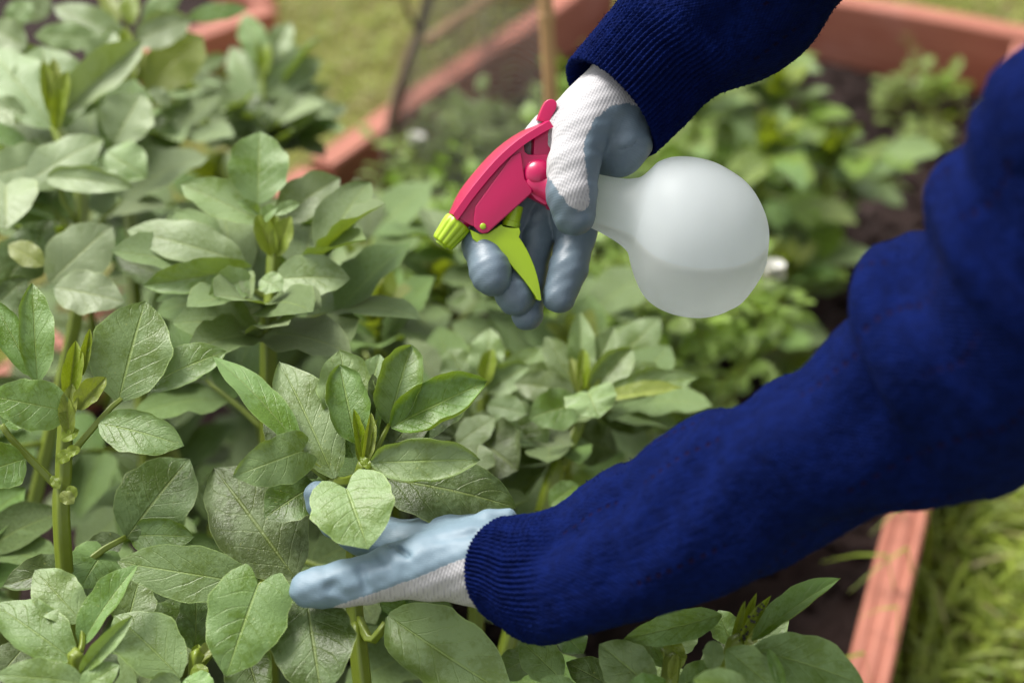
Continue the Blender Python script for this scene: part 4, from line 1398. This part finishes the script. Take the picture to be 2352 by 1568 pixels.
# --- the shoot with a bare thick stem on the left
B = traced_plant('upright bean plant with a bare thick stem at the left edge', [
    (86, 880, 74, 650, 92, .852, dict(tilt=.3, fold=.25, curl=.45, bend=.35, curl_side=-1)),
    (78, 866, -16, 690, 86, .856, dict(tilt=.3, fold=.2, curl=.35, bend=.3)),
    (132, 940, -30, 908, 118, .838, dict(dd=-.01, fold=.15, bend=.6, lobe=.12, roll=-10)),
    (57, 1054, -56, 1094, 112, .83, dict(dd=-.02, bend=.5)),
    (8, 975, 60, 935, 70, .85, dict(m='leaf')),
    (272, 922, 334, 690, 184, .856, dict(tilt=.35, fold=.12, bend=.45, wave=.035)),
    (329, 893, 522, 806, 112, .868, dict(tilt=.5, fold=.15, bend=.5, roll=-14)),
    (228, 972, 424, 1024, 114, .838, dict(dd=-.008, fold=.12, bend=.5, roll=-8, wave=.04)),
    (157, 925, 174, 782, 46, .846, dict(tilt=.2, m=Y, fold=.9, bend=.2)),
    (190, 862, 206, 754, 26, .85, dict(tilt=.2, m=Y, fold=1.0, bend=-.2)),
    (177, 940, 244, 866, 56, .843, dict(tilt=.3, m=Y, fold=.8, bend=.3)),
    (150, 985, 166, 880, 40, .841, dict(tilt=.1, m=Y, fold=.6)),
    (160, 1000, 150, 905, 36, .840, dict(tilt=.1, m=Y, fold=.6)),
    (140, 1010, 182, 986, 30, .838, dict(m=Y, wave=.12, name='stipule')), (165, 1035, 128, 1062, 30, .836, dict(dd=0, m=Y, wave=.12, name='stipule')),
    (150, 1040, 186, 1030, 26, .836, dict(dd=0, m=Y, wave=.12, name='stipule')), (140, 1130, 170, 1156, 32, .836, dict(dd=0, m=Y, wave=.12, name='stipule')),
    (136, 1122, 118, 1092, 22, .838, dict(m=Y, wave=.12, name='stipule')), (158, 1115, 172, 1146, 26, .838, dict(dd=0, m=Y, name='stipule')),
    (291, 1234, 436, 1052, 184, .872, dict(tilt=.4, fold=.12, bend=.45, m=WT)),
    (299, 1230, 448, 1232, 96, .875, dict(dd=-.01, m='leaf', bend=.5)),
    (238, 1266, 184, 1352, 118, .87, dict(dd=-.02, lobe=.15, bend=.5)),
    (284, 1238, 186, 1278, 70, .882, dict(dd=0, m=WT)),
    (182, 1300, 4, 1346, 90, .86, dict(dd=-.01, m=WT, bend=.6)),
], [(152, 900, .848), (150, 985, .848), (146, 1080, .848), (147, 1290, .85)], seed=2, low=6, low_top=.95, r=(.0052, .0038),
    extra=[([(156, 1050, .848), (190, 1010, .846), (232, 962, .848), (272, 921, .856), (330, 892, .868)], [.0024, .0021, .0019, .0016, .0011]),
           ([(138, 1124, .848), (90, 1074, .842), (30, 1012, .834), (4, 976, .83)], [.0026, .0023, .002, .0018]),
           ([(150, 990, .848), (130, 930, .85), (90, 880, .852)], [.002, .0018, .0013]),
           ([(160, 1330, .86), (228, 1268, .866), (290, 1233, .872)], [.0024, .0022, .0018])])

# --- low plant in the bottom left corner
C = traced_plant('bean plant with pale broad leaves in the bottom left corner', [
    (168, 1515, -14, 1386, 136, .788, dict(tilt=.5, fold=.1, bend=.4)),
    (188, 1428, 80, 1308, 108, .80, dict(tilt=.5, fold=.12, bend=.4)),
    (186, 1482, 318, 1294, 92, .796, dict(tilt=.4, fold=.45, bend=.5, roll=-18, wave=.06)),
    (290, 1440, 320, 1330, 110, .83, dict(tilt=.5)),
    (414, 1556, 262, 1412, 146, .80, dict(tilt=.5, fold=.15, bend=.5, roll=10)),
    (184, 1546, 306, 1412, 46, .775, dict(tilt=.3, fold=.7, bend=.5)),
    (170, 1550, 168, 1488, 26, .785, dict(tilt=.2, m=Y, fold=.5)),
    (196, 1568, -10, 1548, 90, .772, dict(dd=-.01, bend=.4)),
    (184, 1580, 276, 1526, 66, .77, dict(tilt=.3, bend=.4)),
    (200, 1500, 236, 1600, 120, .82, dict(dd=-.01, m=WT)),
    (60, 1480, -40, 1600, 110, .82, dict(dd=-.02, m=WT)),
], [(178, 1520, .79), (188, 1600, .79)], seed=3, low=5, low_top=1.0, r=(.005, .0035),
    extra=[([(184, 1500, .79), (190, 1470, .795), (187, 1430, .80)], [.0016, .0015, .0012])])

D = traced_plant('bean plant with a long spotted leaf and a heart-shaped leaf left of the thumb', [
    (596, 1342, 266, 1288, 128, .826, dict(dd=0.0, fold=.1, bend=.5, roll=-14, wave=.03)),
    (592, 1344, 519, 1553, 186, .806, dict(dd=-.02, lobe=.20, fold=.2, bend=.4, wave=.04)),
    (449, 1494, 452, 1342, 86, .826, dict(tilt=.3, fold=.2, bend=.5, m=WT)),
    (452, 1520, 500, 1470, 34, .81, dict(m=Y, fold=.5)), (450, 1525, 470, 1570, 40, .80, dict(dd=-.005, m=Y)),
    (446, 1515, 456, 1478, 22, .815, dict(m=Y, fold=.7)),
    (414, 1562, 336, 1600, 80, .795, dict(dd=-.01)), (424, 1560, 490, 1602, 80, .795, dict(dd=-.01)),
    (560, 1480, 600, 1610, 130, .84, dict(dd=-.02, m=WT)),
    (440, 1380, 380, 1480, 130, .86, dict(dd=-.02, m=WT)),
], [(456, 1506, .815), (452, 1600, .815)], seed=4, low=5, low_top=1.0, r=(.005, .0035),
    extra=[([(620, 1345, .83), (596, 1343, .826), (560, 1400, .83), (460, 1530, .82)], [.0012, .0016, .002, .0022])])

# --- shoot with an upright top leaf above the middle plant
E = traced_plant('pale bean shoot with one upright oval top leaf left of the spray', [
    (592, 470, 596, 301, 140, 1.0, dict(tilt=.3, fold=.15, bend=.3)),
    (604, 512, 415, 424, 104, 1.0, dict(tilt=.4, fold=.3, bend=.3, roll=14)),
    (562, 604, 288, 528, 118, .99, dict(tilt=.5, fold=.2, bend=.6, wave=.04)),
    (578, 612, 326, 656, 86, .97, dict(dd=-.01, fold=.25, bend=.5, roll=-26, wave=.05)),
    (580, 640, 478, 678, 82, .955, dict(dd=-.02, fold=.3, bend=.7)),
    (570, 625, 577, 690, 44, .958, dict(dd=-.015, fold=.7)),
    (630, 642, 806, 640, 104, .965, dict(dd=-.005, fold=.22, bend=.5, roll=-10)),
    (636, 510, 782, 408, 104, 1.01, dict(tilt=.5, fold=.3, bend=.5, roll=-12, wave=.07)),
    (648, 612, 770, 496, 92, 1.02, dict(tilt=.4, fold=.2, roll=18, m='leaf')),
    (600, 640, 650, 668, 60, .95, dict(dd=-.01, fold=.3)),
    (596, 490, 541, 462, 30, .985, dict(dd=-.008, bend=1.2, fold=.3)), (606, 500, 640, 474, 36, .975, dict(dd=-.01, bend=1.2, fold=.3)),
    (630, 492, 690, 466, 32, .982, dict(bend=1.0, fold=.3)),
    (628, 590, 590, 492, 52, .985, dict(tilt=.1, m=Y, fold=.7)), (632, 590, 668, 496, 52, .985, dict(tilt=.1, m=Y, fold=.7)),
    (630, 585, 632, 490, 40, .99, dict(tilt=.1, m=Y, fold=.6)),
    (610, 700, 480, 745, 90, 1.0, dict(dd=-.01, m=WT)),
], [(632, 545, .99), (624, 690, .985), (616, 830, .985)], mat='sage', more=((624, 690, 1.0, 3, .95), (622, 760, 1.0, 3, 1.0)), seed=5, low=6, low_top=1.0, r=(.0058, .0042))

# --- upper left plants
Fp = traced_plant('pale grey-green bean plant with yellow young tips near the upper left corner', [
    (122, 296, -24, 112, 140, 1.15, dict(tilt=.6, bend=.5)),
    (148, 296, 92, 104, 170, 1.17, dict(tilt=.4, bend=.5)),
    (150, 258, 330, 96, 96, 1.14, dict(tilt=.4, fold=.6, bend=.3, roll=-10, wave=.06)),
    (214, 158, 262, 72, 78, 1.18, dict(tilt=.3, fold=.3, bend=.5)),
    (262, 328, 326, 215, 124, 1.13, dict(tilt=.4, bend=.4)),
    (50, 430, 240, 318, 116, 1.08, dict(tilt=.6, bend=.5, roll=-14, wave=.06)),
    (108, 408, 310, 432, 72, 1.07, dict(dd=-.01, bend=.7, fold=.25, wave=.06)),
    (120, 372, -30, 408, 116, 1.09, dict(dd=-.01, bend=.5, wave=.05)),
    (14, 424, 14, 528, 150, 1.05, dict(dd=-.03, lobe=.15, bend=.5)),
    (60, 262, -20, 236, 50, 1.12, dict(fold=.4)), (0, 250, 30, 292, 40, 1.1, dict(dd=-.01)),
    (125, 276, 98, 138, 38, 1.13, dict(tilt=.1, m=Y, fold=.8)), (126, 272, 124, 132, 40, 1.135, dict(tilt=.1, m=Y, fold=.7)),
    (130, 275, 156, 162, 40, 1.13, dict(tilt=.1, m=Y, fold=.8)), (128, 300, 140, 200, 36, 1.12, dict(tilt=.1, m=Y, fold=.8)),
    (244, 350, 338, 408, 106, 1.12, dict(dd=-.01, bend=.5)), (245, 345, 300, 300, 70, 1.15, dict(bend=.5)),
    (114, 650, 258, 518, 140, 1.02, dict(tilt=.5, bend=.4)), (10, 655, 118, 505, 120, 1.04, dict(tilt=.5, m=WT)),
    (126, 660, 288, 694, 106, .99, dict(dd=-.01, bend=.5)), (402, 646, 266, 588, 110, 1.06, dict(tilt=.4, m=WT)),
    (60, 640, -30, 720, 80, 1.0, dict(dd=-.01, m=WT)), (100, 610, 20, 560, 60, 1.0, dict(m=Y, fold=.3)),
], [(128, 290, 1.13), (160, 380, 1.12), (184, 440, 1.11), (187, 540, 1.10), (190, 660, 1.08)], base_shift=(-.22, .06), mat='lit_waxy', more=((178, 450, 1.18, 2, .95), (186, 560, 1.15, 3, 1.0)), seed=6, low=6, low_top=1.0, r=(.0055, .004),
    extra=[([(50, 432, 1.08), (110, 430, 1.09), (165, 400, 1.12)], [.0016, .0018, .002]), ([(184, 520, 1.1), (140, 450, 1.1), (150, 400, 1.1)], [.002, .0018, .0015])])
Gp = traced_plant('tall bean shoot with backlit yellow-green leaves at the top edge of the photo', [
    (292, 92, 122, 14, 74, 1.27, dict(tilt=.5, bend=.4, m='leaf')),
    (312, 98, 440, 44, 92, 1.25, dict(tilt=.5, bend=.6, roll=-8)),
    (334, 210, 466, 82, 118, 1.26, dict(tilt=.5, bend=.4, m=Y)),
    (430, 42, 574, 20, 44, 1.32, dict(bend=.6, m='leaf')),
    (230, 92, 78, 82, 66, 1.22, dict(bend=.5)),
    (270, 60, 228, -40, 44, 1.28, dict(m=Y, fold=.4)), (300, 60, 300, -30, 50, 1.3, dict(m=Y)), (330, 60, 420, -40, 60, 1.3, dict()),
    (345, 205, 392, 244, 40, 1.25, dict(dd=0)), (60, 110, -30, 60, 80, 1.2, dict()), (110, 130, -10, 124, 60, 1.21, dict()),
    (296, 210, 286, 60, 44, 1.26, dict(tilt=.1, m=Y, fold=.8)), (300, 215, 316, 90, 44, 1.26, dict(tilt=.1, m=Y, fold=.8)), (292, 205, 300, 110, 40, 1.25, dict(tilt=.1, m=Y, fold=.6)),
    (190, 330, 250, 240, 90, 1.22, dict(m=WT)), (300, 300, 420, 330, 100, 1.26, dict(m=WT, dd=0)),
    (20, 60, 70, 0, 60, 1.3, dict()), (70, 50, 110, -10, 50, 1.33, dict()),
], [(296, 120, 1.27), (298, 230, 1.26), (296, 420, 1.22)], mat='lit_waxy', more=((296, 270, 1.33, 2, .9), (297, 350, 1.30, 3, 1.0)), seed=7, low=6, low_top=1.0)
Hp = traced_plant('blurred bean shoot standing alone before the lawn, upper left of the spray', [
    (606, 152, 560, 34, 66, 1.46, dict(tilt=.3, fold=.3)), (614, 146, 668, 52, 62, 1.47, dict(tilt=.3, fold=.3)),
    (610, 222, 740, 136, 78, 1.45, dict(tilt=.5, bend=.5)), (594, 236, 530, 108, 70, 1.45, dict(tilt=.4, bend=.5)),
    (616, 262, 788, 246, 66, 1.43, dict(bend=.7)), (520, 128, 412, 178, 42, 1.42, dict(dd=0, bend=.5)),
    (492, 242, 320, 286, 66, 1.38, dict(dd=-.01, bend=.5)), (566, 236, 470, 280, 66, 1.4, dict(dd=-.01)),
    (600, 300, 690, 340, 66, 1.42, dict(dd=0, m=WT)), (590, 290, 500, 330, 66, 1.4, dict(dd=0, m=WT)),
    (700, 230, 760, 190, 40, 1.47, dict(m=Y)), (606, 180, 600, 90, 40, 1.45, dict(m=Y, fold=.7)),
    (620, 280, 560, 220, 50, 1.43, dict(m=WT)), (640, 270, 700, 300, 50, 1.44, dict(m=WT)),
], [(606, 160, 1.455), (608, 300, 1.45), (604, 400, 1.44)], mat='lit_waxy', more=((606, 300, 1.46, 4, .9), (606, 360, 1.46, 4, .9)), seed=8, low=7, low_top=1.0)

# --- the two shoots right of the middle
K1 = traced_plant('small pale bean shoot below the gloved fingers, behind the held shoot', [
    (1110, 880, 1126, 752, 84, 1.06, dict(tilt=.3, bend=.4)), (1080, 890, 1030, 800, 90, 1.06, dict(tilt=.4, bend=.4)),
    (1120, 900, 1214, 838, 76, 1.05, dict(tilt=.5, bend=.5)), (1130, 900, 1240, 800, 66, 1.09, dict(tilt=.4)),
    (1110, 910, 1040, 870, 70, 1.04, dict()), (1120, 930, 1210, 950, 70, 1.03, dict(dd=-.01, bend=.5)),
    (1080, 985, 1140, 960, 60, 1.02, dict()), (1050, 1020, 1138, 958, 76, .99, dict(roll=-10, bend=.5)), (1085, 1085, 1100, 1018, 90, .97, dict(bend=.4)),
    (1110, 890, 1130, 800, 40, 1.05, dict(m=Y, fold=.7)), (1080, 960, 985, 880, 80, 1.08, dict(m=WT)),
    (1090, 1000, 1190, 1080, 180, 1.0, dict(dd=-.02, m=WT)), (1120, 960, 1250, 1060, 180, 1.05, dict(dd=-.02, m=WT)),
], [(1112, 900, 1.055), (1105, 1020, 1.05), (1100, 1140, 1.03)], mat='sage', more=((1108, 975, 1.10, 3, .9), (1104, 1040, 1.08, 2, 1.0)), seed=9, low=5, low_top=1.0)
K2 = traced_plant('star-shaped bean shoot under the milky bottle, right of the smaller shoot', [
    (1336, 896, 1332, 716, 66, 1.06, dict(tilt=.25, fold=.45, bend=.2)), (1345, 896, 1412, 752, 76, 1.06, dict(tilt=.3, fold=.35, bend=.25)),
    (1328, 896, 1252, 772, 74, 1.06, dict(tilt=.35, fold=.4, bend=.3)), (1360, 900, 1452, 800, 88, 1.04, dict(tilt=.3, fold=.3, bend=.4)),
    (1410, 836, 1516, 730, 92, 1.12, dict(tilt=.4, bend=.4)), (1370, 920, 1510, 836, 86, 1.05, dict(tilt=.5)),
    (1385, 912, 1606, 866, 76, 1.02, dict(tilt=.4, fold=.4, bend=.4, roll=-12, wave=.08)), (1380, 918, 1570, 890, 50, 1.01, dict(m=Y, fold=.3, roll=-26)),
    (1350, 900, 1376, 962, 122, 1.0, dict(dd=-.02, lobe=.25, bend=.8, wave=.07)), (1330, 928, 1212, 962, 100, 1.02, dict(dd=-.015, bend=.7, wave=.06)),
    (1318, 900, 1180, 880, 86, 1.04, dict(bend=.6, fold=.25)), (1300, 890, 1190, 850, 70, 1.07, dict(bend=.5)),
    (1336, 900, 1340, 800, 34, 1.045, dict(m=Y, fold=.8)), (1352, 905, 1376, 830, 30, 1.04, dict(m=Y, fold=.8)), (1330, 905, 1310, 820, 30, 1.045, dict(m=Y, fold=.8)),
    (1262, 1160, 1330, 1110, 60, .98, dict(bend=.5)), (1300, 1000, 1420, 1040, 110, 1.08, dict(dd=-.01, m=WT)),
    (1380, 960, 1530, 950, 90, 1.1, dict(dd=0, m=WT)),
], [(1342, 905, 1.05), (1322, 985, 1.045), (1286, 1070, 1.03), (1248, 1170, 1.01)], base_shift=(-.01, -.02), mat='sage', more=((1330, 985, 1.09, 2, .9),), seed=10, low=4, low_top=1.0, r=(.0055, .0046))

# --- plants along the bottom edge, right of the lower hand
Cr = traced_plant('bean shoot with aphids and one long curled leaf at the bottom right, under the sleeve', [
    (1728, 1470, 1932, 1326, 74, .80, dict(tilt=.4, fold=.5, curl=.5, bend=.6, curl_side=1, roll=-10)),
    (1690, 1490, 1772, 1366, 22, .80, dict(tilt=.2, m=Y, fold=1.0)), (1686, 1490, 1738, 1360, 22, .805, dict(tilt=.2, m=Y, fold=1.0)),
    (1680, 1490, 1712, 1378, 20, .80, dict(tilt=.2, m=Y, fold=1.0)), (1696, 1492, 1752, 1380, 20, .795, dict(tilt=.2, m=Y, fold=1.0)),
    (1726, 1492, 1990, 1576, 130, .785, dict(dd=-.01, bend=.5, roll=-14)),
    (1690, 1490, 1812, 1424, 90, .83, dict(bend=.4, wave=.07)), (1680, 1480, 1650, 1400, 70, .83, dict(m='leaf', wave=.08)),
    (1658, 1412, 1430, 1468, 74, .81, dict(dd=-.01, bend=.4, roll=-16)),
    (1668, 1490, 1786, 1590, 88, .775, dict(dd=-.01, bend=.6, wave=.09)), (1640, 1470, 1636, 1545, 48, .785, dict(dd=-.01)),
    (1800, 1582, 1764, 1488, 34, .765, dict(tilt=.2, fold=.5)),
    (1720, 1590, 1590, 1560, 80, .74, dict(dd=-.01, bend=.5)), (1700, 1480, 1744, 1440, 40, .82, dict(m=Y)),
], [(1690, 1486, .80), (1660, 1568, .80)], seed=12, low=5, low_top=1.0)
# aphids on the young leaves
t_ = Geo()
q = random.Random(5)
for k in range(26):
    s = q.random()
    c = P(1690 + 62 * s + q.uniform(-10, 8), 1480 - 95 * s + q.uniform(-6, 10), .793)
    r = q.uniform(.0006, .0011)
    t_.add([(c.x + p[0] * r, c.y + p[1] * r, c.z + p[2] * r) for p in ico], icf)
M['aphid'] = plain('black_aphid', (.012, .011, .010), .4, .1, 50, 0)
o = t_.build('aphids', M['aphid'], Cr); tag(o, kind='stuff')
Cm = traced_plant('bean shoots half hidden under the navy cuff at the bottom edge', [
    (1502, 1584, 1376, 1478, 116, .79, dict(tilt=.4, fold=.2, bend=.4)), (1500, 1512, 1418, 1494, 64, .82, dict(fold=.3)),
    (1556, 1540, 1540, 1464, 54, .80, dict(m=Y, fold=.4)), (1530, 1530, 1480, 1460, 50, .82, dict()), (1540, 1500, 1600, 1440, 60, .83, dict()),
    (1290, 1560, 1196, 1470, 96, .83, dict(tilt=.5, bend=.4)), (1330, 1590, 1240, 1560, 50, .79, dict()),
    (1430, 1590, 1300, 1520, 90, .83, dict(m=WT)), (1290, 1450, 1340, 1500, 80, .84, dict(dd=-.01)), (1560, 1580, 1640, 1520, 60, .80, dict()),
    (1440, 1600, 1530, 1560, 70, .775, dict()), (1540, 1560, 1556, 1500, 24, .79, dict(m=Y, fold=.9)),
], [(1540, 1545, .805), (1530, 1620, .80)], seed=13, low=4, low_top=1.0,
    extra=[([(1540, 1568, .80), (1536, 1520, .80), (1520, 1490, .805)], [.0018, .0016, .0012])])
Cn = auto_plant('bean plant in the dark gap between the held shoot and the lower wrist', -.03, .73, .38, 77, 6, 1.0)

# --- bean plants between the traced ones, softly blurred, and in the shade below
mid = [
    ('bean plant behind the small upright shoot, in front of the timber edge', -.135, 1.01, .36, 21, (0.0, 0.02), 7),
    ('bean plant between the branch and the pink spray head, softly blurred', -.075, 1.06, .33, 22, (0.01, 0.02), 7),
    ('bean plant below the nozzle, behind the gloved fingertips', -.02, 1.00, .41, 23, (0.02, 0.0), 7),
    ('bean plant left of the gloved fingers, lower than its neighbours', -.11, .92, .41, 24, (0.0, 0.0), 7),
    ('bean plant in the shade between the two left shoots', -.215, .82, .27, 25, (0.0, 0.0), 8),
    ('bean plant low behind the thick bare stem at the left', -.29, .86, .26, 26, (0.0, 0.0), 8),
    ('bean plant low in the shade at the left edge under the corner leaves', -.27, .74, .12, 27, (0.0, 0.0), 8),
    ('bean plant low in the shade left of the lower thumb', -.15, .68, .14, 28, (0.0, 0.0), 8),
    ('bean plant behind the yellow young tips at the left edge', -.40, 1.08, .44, 29, (0.0, 0.0), 8),
    ('bean plant under the backlit leaves at the upper left', -.30, 1.22, .34, 30, (0.0, 0.0), 7),
    ('bean plant below the solitary shoot before the lawn', -.235, 1.25, .27, 31, (0.0, 0.0), 7),
    ('bean plant under the star-shaped shoot, by the sleeve', .055, .93, .36, 32, (0.0, 0.0), 6),
    ('bean plant at the far left behind the corner plants', -.50, 1.30, .38, 33, (0.0, 0.0), 7),
    ('bean plant left of the upright top leaf, below the grey-green plant', -.235, 1.0, .42, 34, (0.0, 0.0), 7),
]
mid += [  # unseen plants added outside the view to block light and darken the understory
    ('unseen bean plant added left of the frame edge to shade around the thick bare stem', -.43, .66, .46, 101, (0, 0), 9),
    ('unseen bean plant added left of the frame to block light before the corner plants', -.40, .50, .42, 102, (0, 0), 9),
    ('unseen bean plant added below the bottom edge to block light under the corner leaves', -.20, .38, .40, 103, (0, 0), 8),
    ('unseen bean plant added below the bottom edge to block light under the heart-shaped leaf', -.06, .37, .38, 104, (0, 0), 8),
    ('unseen bean plant added left of the frame at mid height to shade the understory', -.50, .84, .48, 105, (0, 0), 9),
]
for lab, x, y, h, sd, ln, nd in mid:
    auto_plant(lab, x, y, h, sd, nd, 1.0, ln, 13, .25, 'sage' if y > .9 else 'leaf')

# --- the blurred clump beyond the bottle
far = [
    ('bean plant at the top of the blurred clump, nearest the back board', .37, 1.64, .23, 41),
    ('bean plant at the right of the blurred clump, beside bare soil', .43, 1.56, .19, 42),
    ('bean plant in the middle of the blurred clump right of the bottle', .34, 1.50, .24, 43),
    ('bean plant low at the right of the bottle, beside bare soil', .35, 1.38, .13, 44),
    ('bean plant just right of the milky bottle', .24, 1.38, .14, 45),
    ('bean plant beyond the bottle, under the upper cuff', .26, 1.58, .25, 46),
    ('bean plant at the upper edge of the clump under the upper sleeve', .33, 1.70, .23, 47),
]
for lab, x, y, h, sd in far:
    auto_plant(lab, x - .03, y, h, sd, 7, .92, (0, 0), 15, .3, 'far_leaf')

# ------------------------------------------------------------------ pea plants, seedlings, flowers
def pea_plant(label, x, y, h, seed, n=90, spread=.07, size=.022, lean=(0, 0), flowers=(), group='pea plants in the raised bed', name='pea_plant', cat='pea plant'):
    q = random.Random(seed)
    root = empty(name, Vector((x, y, .045)), label, cat, group)
    stems = []; g = Geo()
    for s in range(4):
        b = Vector((x + q.uniform(-.02, .02), y + q.uniform(-.02, .02), .03))
        pts = [b]
        for k in range(1, 6):
            pts.append(Vector((x + lean[0] * k / 5 + q.gauss(0, spread * .5), y + lean[1] * k / 5 + q.gauss(0, spread * .5), .045 + h * k / 5 * q.uniform(.85, 1.05))))
        stems.append((pts, list(np.linspace(.0022, .0012, 6))))
        for k in range(n // 4):
            f = q.uniform(.15, 1) * 4.99; i = int(f)
            p = pts[i].lerp(pts[i + 1], f - i)
            az = q.uniform(0, 6.28)
            d = Vector((math.cos(az), math.sin(az), q.uniform(-.3, .6)))
            b = p + d * q.uniform(.004, spread * .6)
            nn = Vector((q.gauss(0, .35), q.gauss(0, .35), 1))
            Mx = frame(d, nn)
            V, F, uv = leaf_verts(size * q.uniform(.7, 1.3), size * q.uniform(.55, .85), seed=q.randrange(9999), bend=q.uniform(.1, .8), nu=5, nv=6)
            g.add(V @ np.array(Mx).T + np.array(b), F, uv)
        # tendril
        p = pts[-1]
        a = q.uniform(0, 6.28)
        tend = [p + Vector((math.cos(a) * t * .05 + .006 * math.cos(t * 12), math.sin(a) * t * .05 + .006 * math.sin(t * 12), t * .04)) for t in np.linspace(0, 1, 9)]
        stems.append((tend, [.0008] * 9))
    stems_build(root, stems, n=5)
    tag(g.build('foliage', M['far_leaf'], root), kind='stuff')
    for fx in flowers:
        c = Vector(fx)
        fl = Geo()
        for k, (az, el, L) in enumerate(((0, 1.1, .019), (1.2, .7, .019), (2.5, .8, .019), (3.8, .7, .019), (5.1, .8, .018), (1.0, 1.4, .015), (3.3, 1.4, .015))):
            d = Vector((math.cos(az) * math.cos(el), math.sin(az) * math.cos(el), math.sin(el)))
            V, F, uv = leaf_verts(L, L * 1.15, seed=k, cup=.5, bend=.9, nu=7, nv=7)
            fl.add(V @ np.array(frame(d, Vector((0, 0, 1)) - Vector((math.cos(az), math.sin(az), 0)))).T + np.array(c), F, uv)
        f_ = fl.build('flower', M['flower'], root)
    return root

w1 = P(958, 338, 1.84)
pea_plant('pea plant with a white flower in front of the timber edge, beside the branch', w1.x + .02, w1.y + .03, w1.z - .05, 51, 110, .07, .024, flowers=[tuple(w1)])
pl = [('dark green pea plant behind the netting, next to the branch', -.10, 1.66, .16, 52), ('pea plant at the foot of the timber edge by the netting', -.02, 1.62, .17, 53),
      ('pea plant climbing the netting left of the bamboo cane', .00, 1.78, .13, 54), ('pea plant behind the bamboo cane', .09, 1.68, .16, 55),
      ('pea plant low between the branch and the spray nozzle', -.08, 1.46, .22, 56), ('pea plant right of the bamboo cane, behind the upper glove', .16, 1.80, .14, 57),
      ('pea plant near the timber edge below the upper cuff', .14, 1.98, .07, 58)]
for lab, x, y, h, sd in pl:
    pea_plant(lab, x, y, h, sd, 150, .085, .026)
w2 = P(1774, 640, 1.36)
pea_plant('pea plant with a white flower peeping out right of the bottle', w2.x - .03, w2.y + .02, w2.z - .045, 61, 120, .06, .028, flowers=[tuple(w2)])
pl = [('bright pea plant under the bottle, left half', .10, 1.17, .33, 62), ('bright pea plant under the bottle, right half', .13, 1.14, .32, 63),
      ('pea plant between the bottle and the navy sleeve', .11, 1.20, .28, 64), ('pea plant behind the star-shaped shoot', .11, 1.06, .33, 65),
      ('pea plant low by the upper edge of the navy sleeve', .125, 1.03, .28, 66), ('pea plant in the gap between bottle and gloved little finger', .075, 1.32, .32, 67)]
for lab, x, y, h, sd in pl:
    pea_plant(lab, x, y, h, sd, 130, .075, .030)
for lab, px, py, sd in (('seedling on bare soil, upper one of two right of the clump', 2130, 225, 71), ('seedling on bare soil, lower one of two right of the clump', 2140, 325, 72), ('pale seedling spreading on the soil at the edge of the clump', 2060, 250, 73)):
    p = G(px, py + 14, .045)
    pea_plant(lab, p.x, p.y, .055, sd, 26, .035, .026, group='seedlings on the bare soil', name='seedling', cat='seedling')
p = G(2260, 130, .045)
pea_plant('small flowering tuft against the back board in the corner', p.x, p.y - .03, .07, 74, 40, .045, .014, group=None, name='corner_plant', cat='plant')
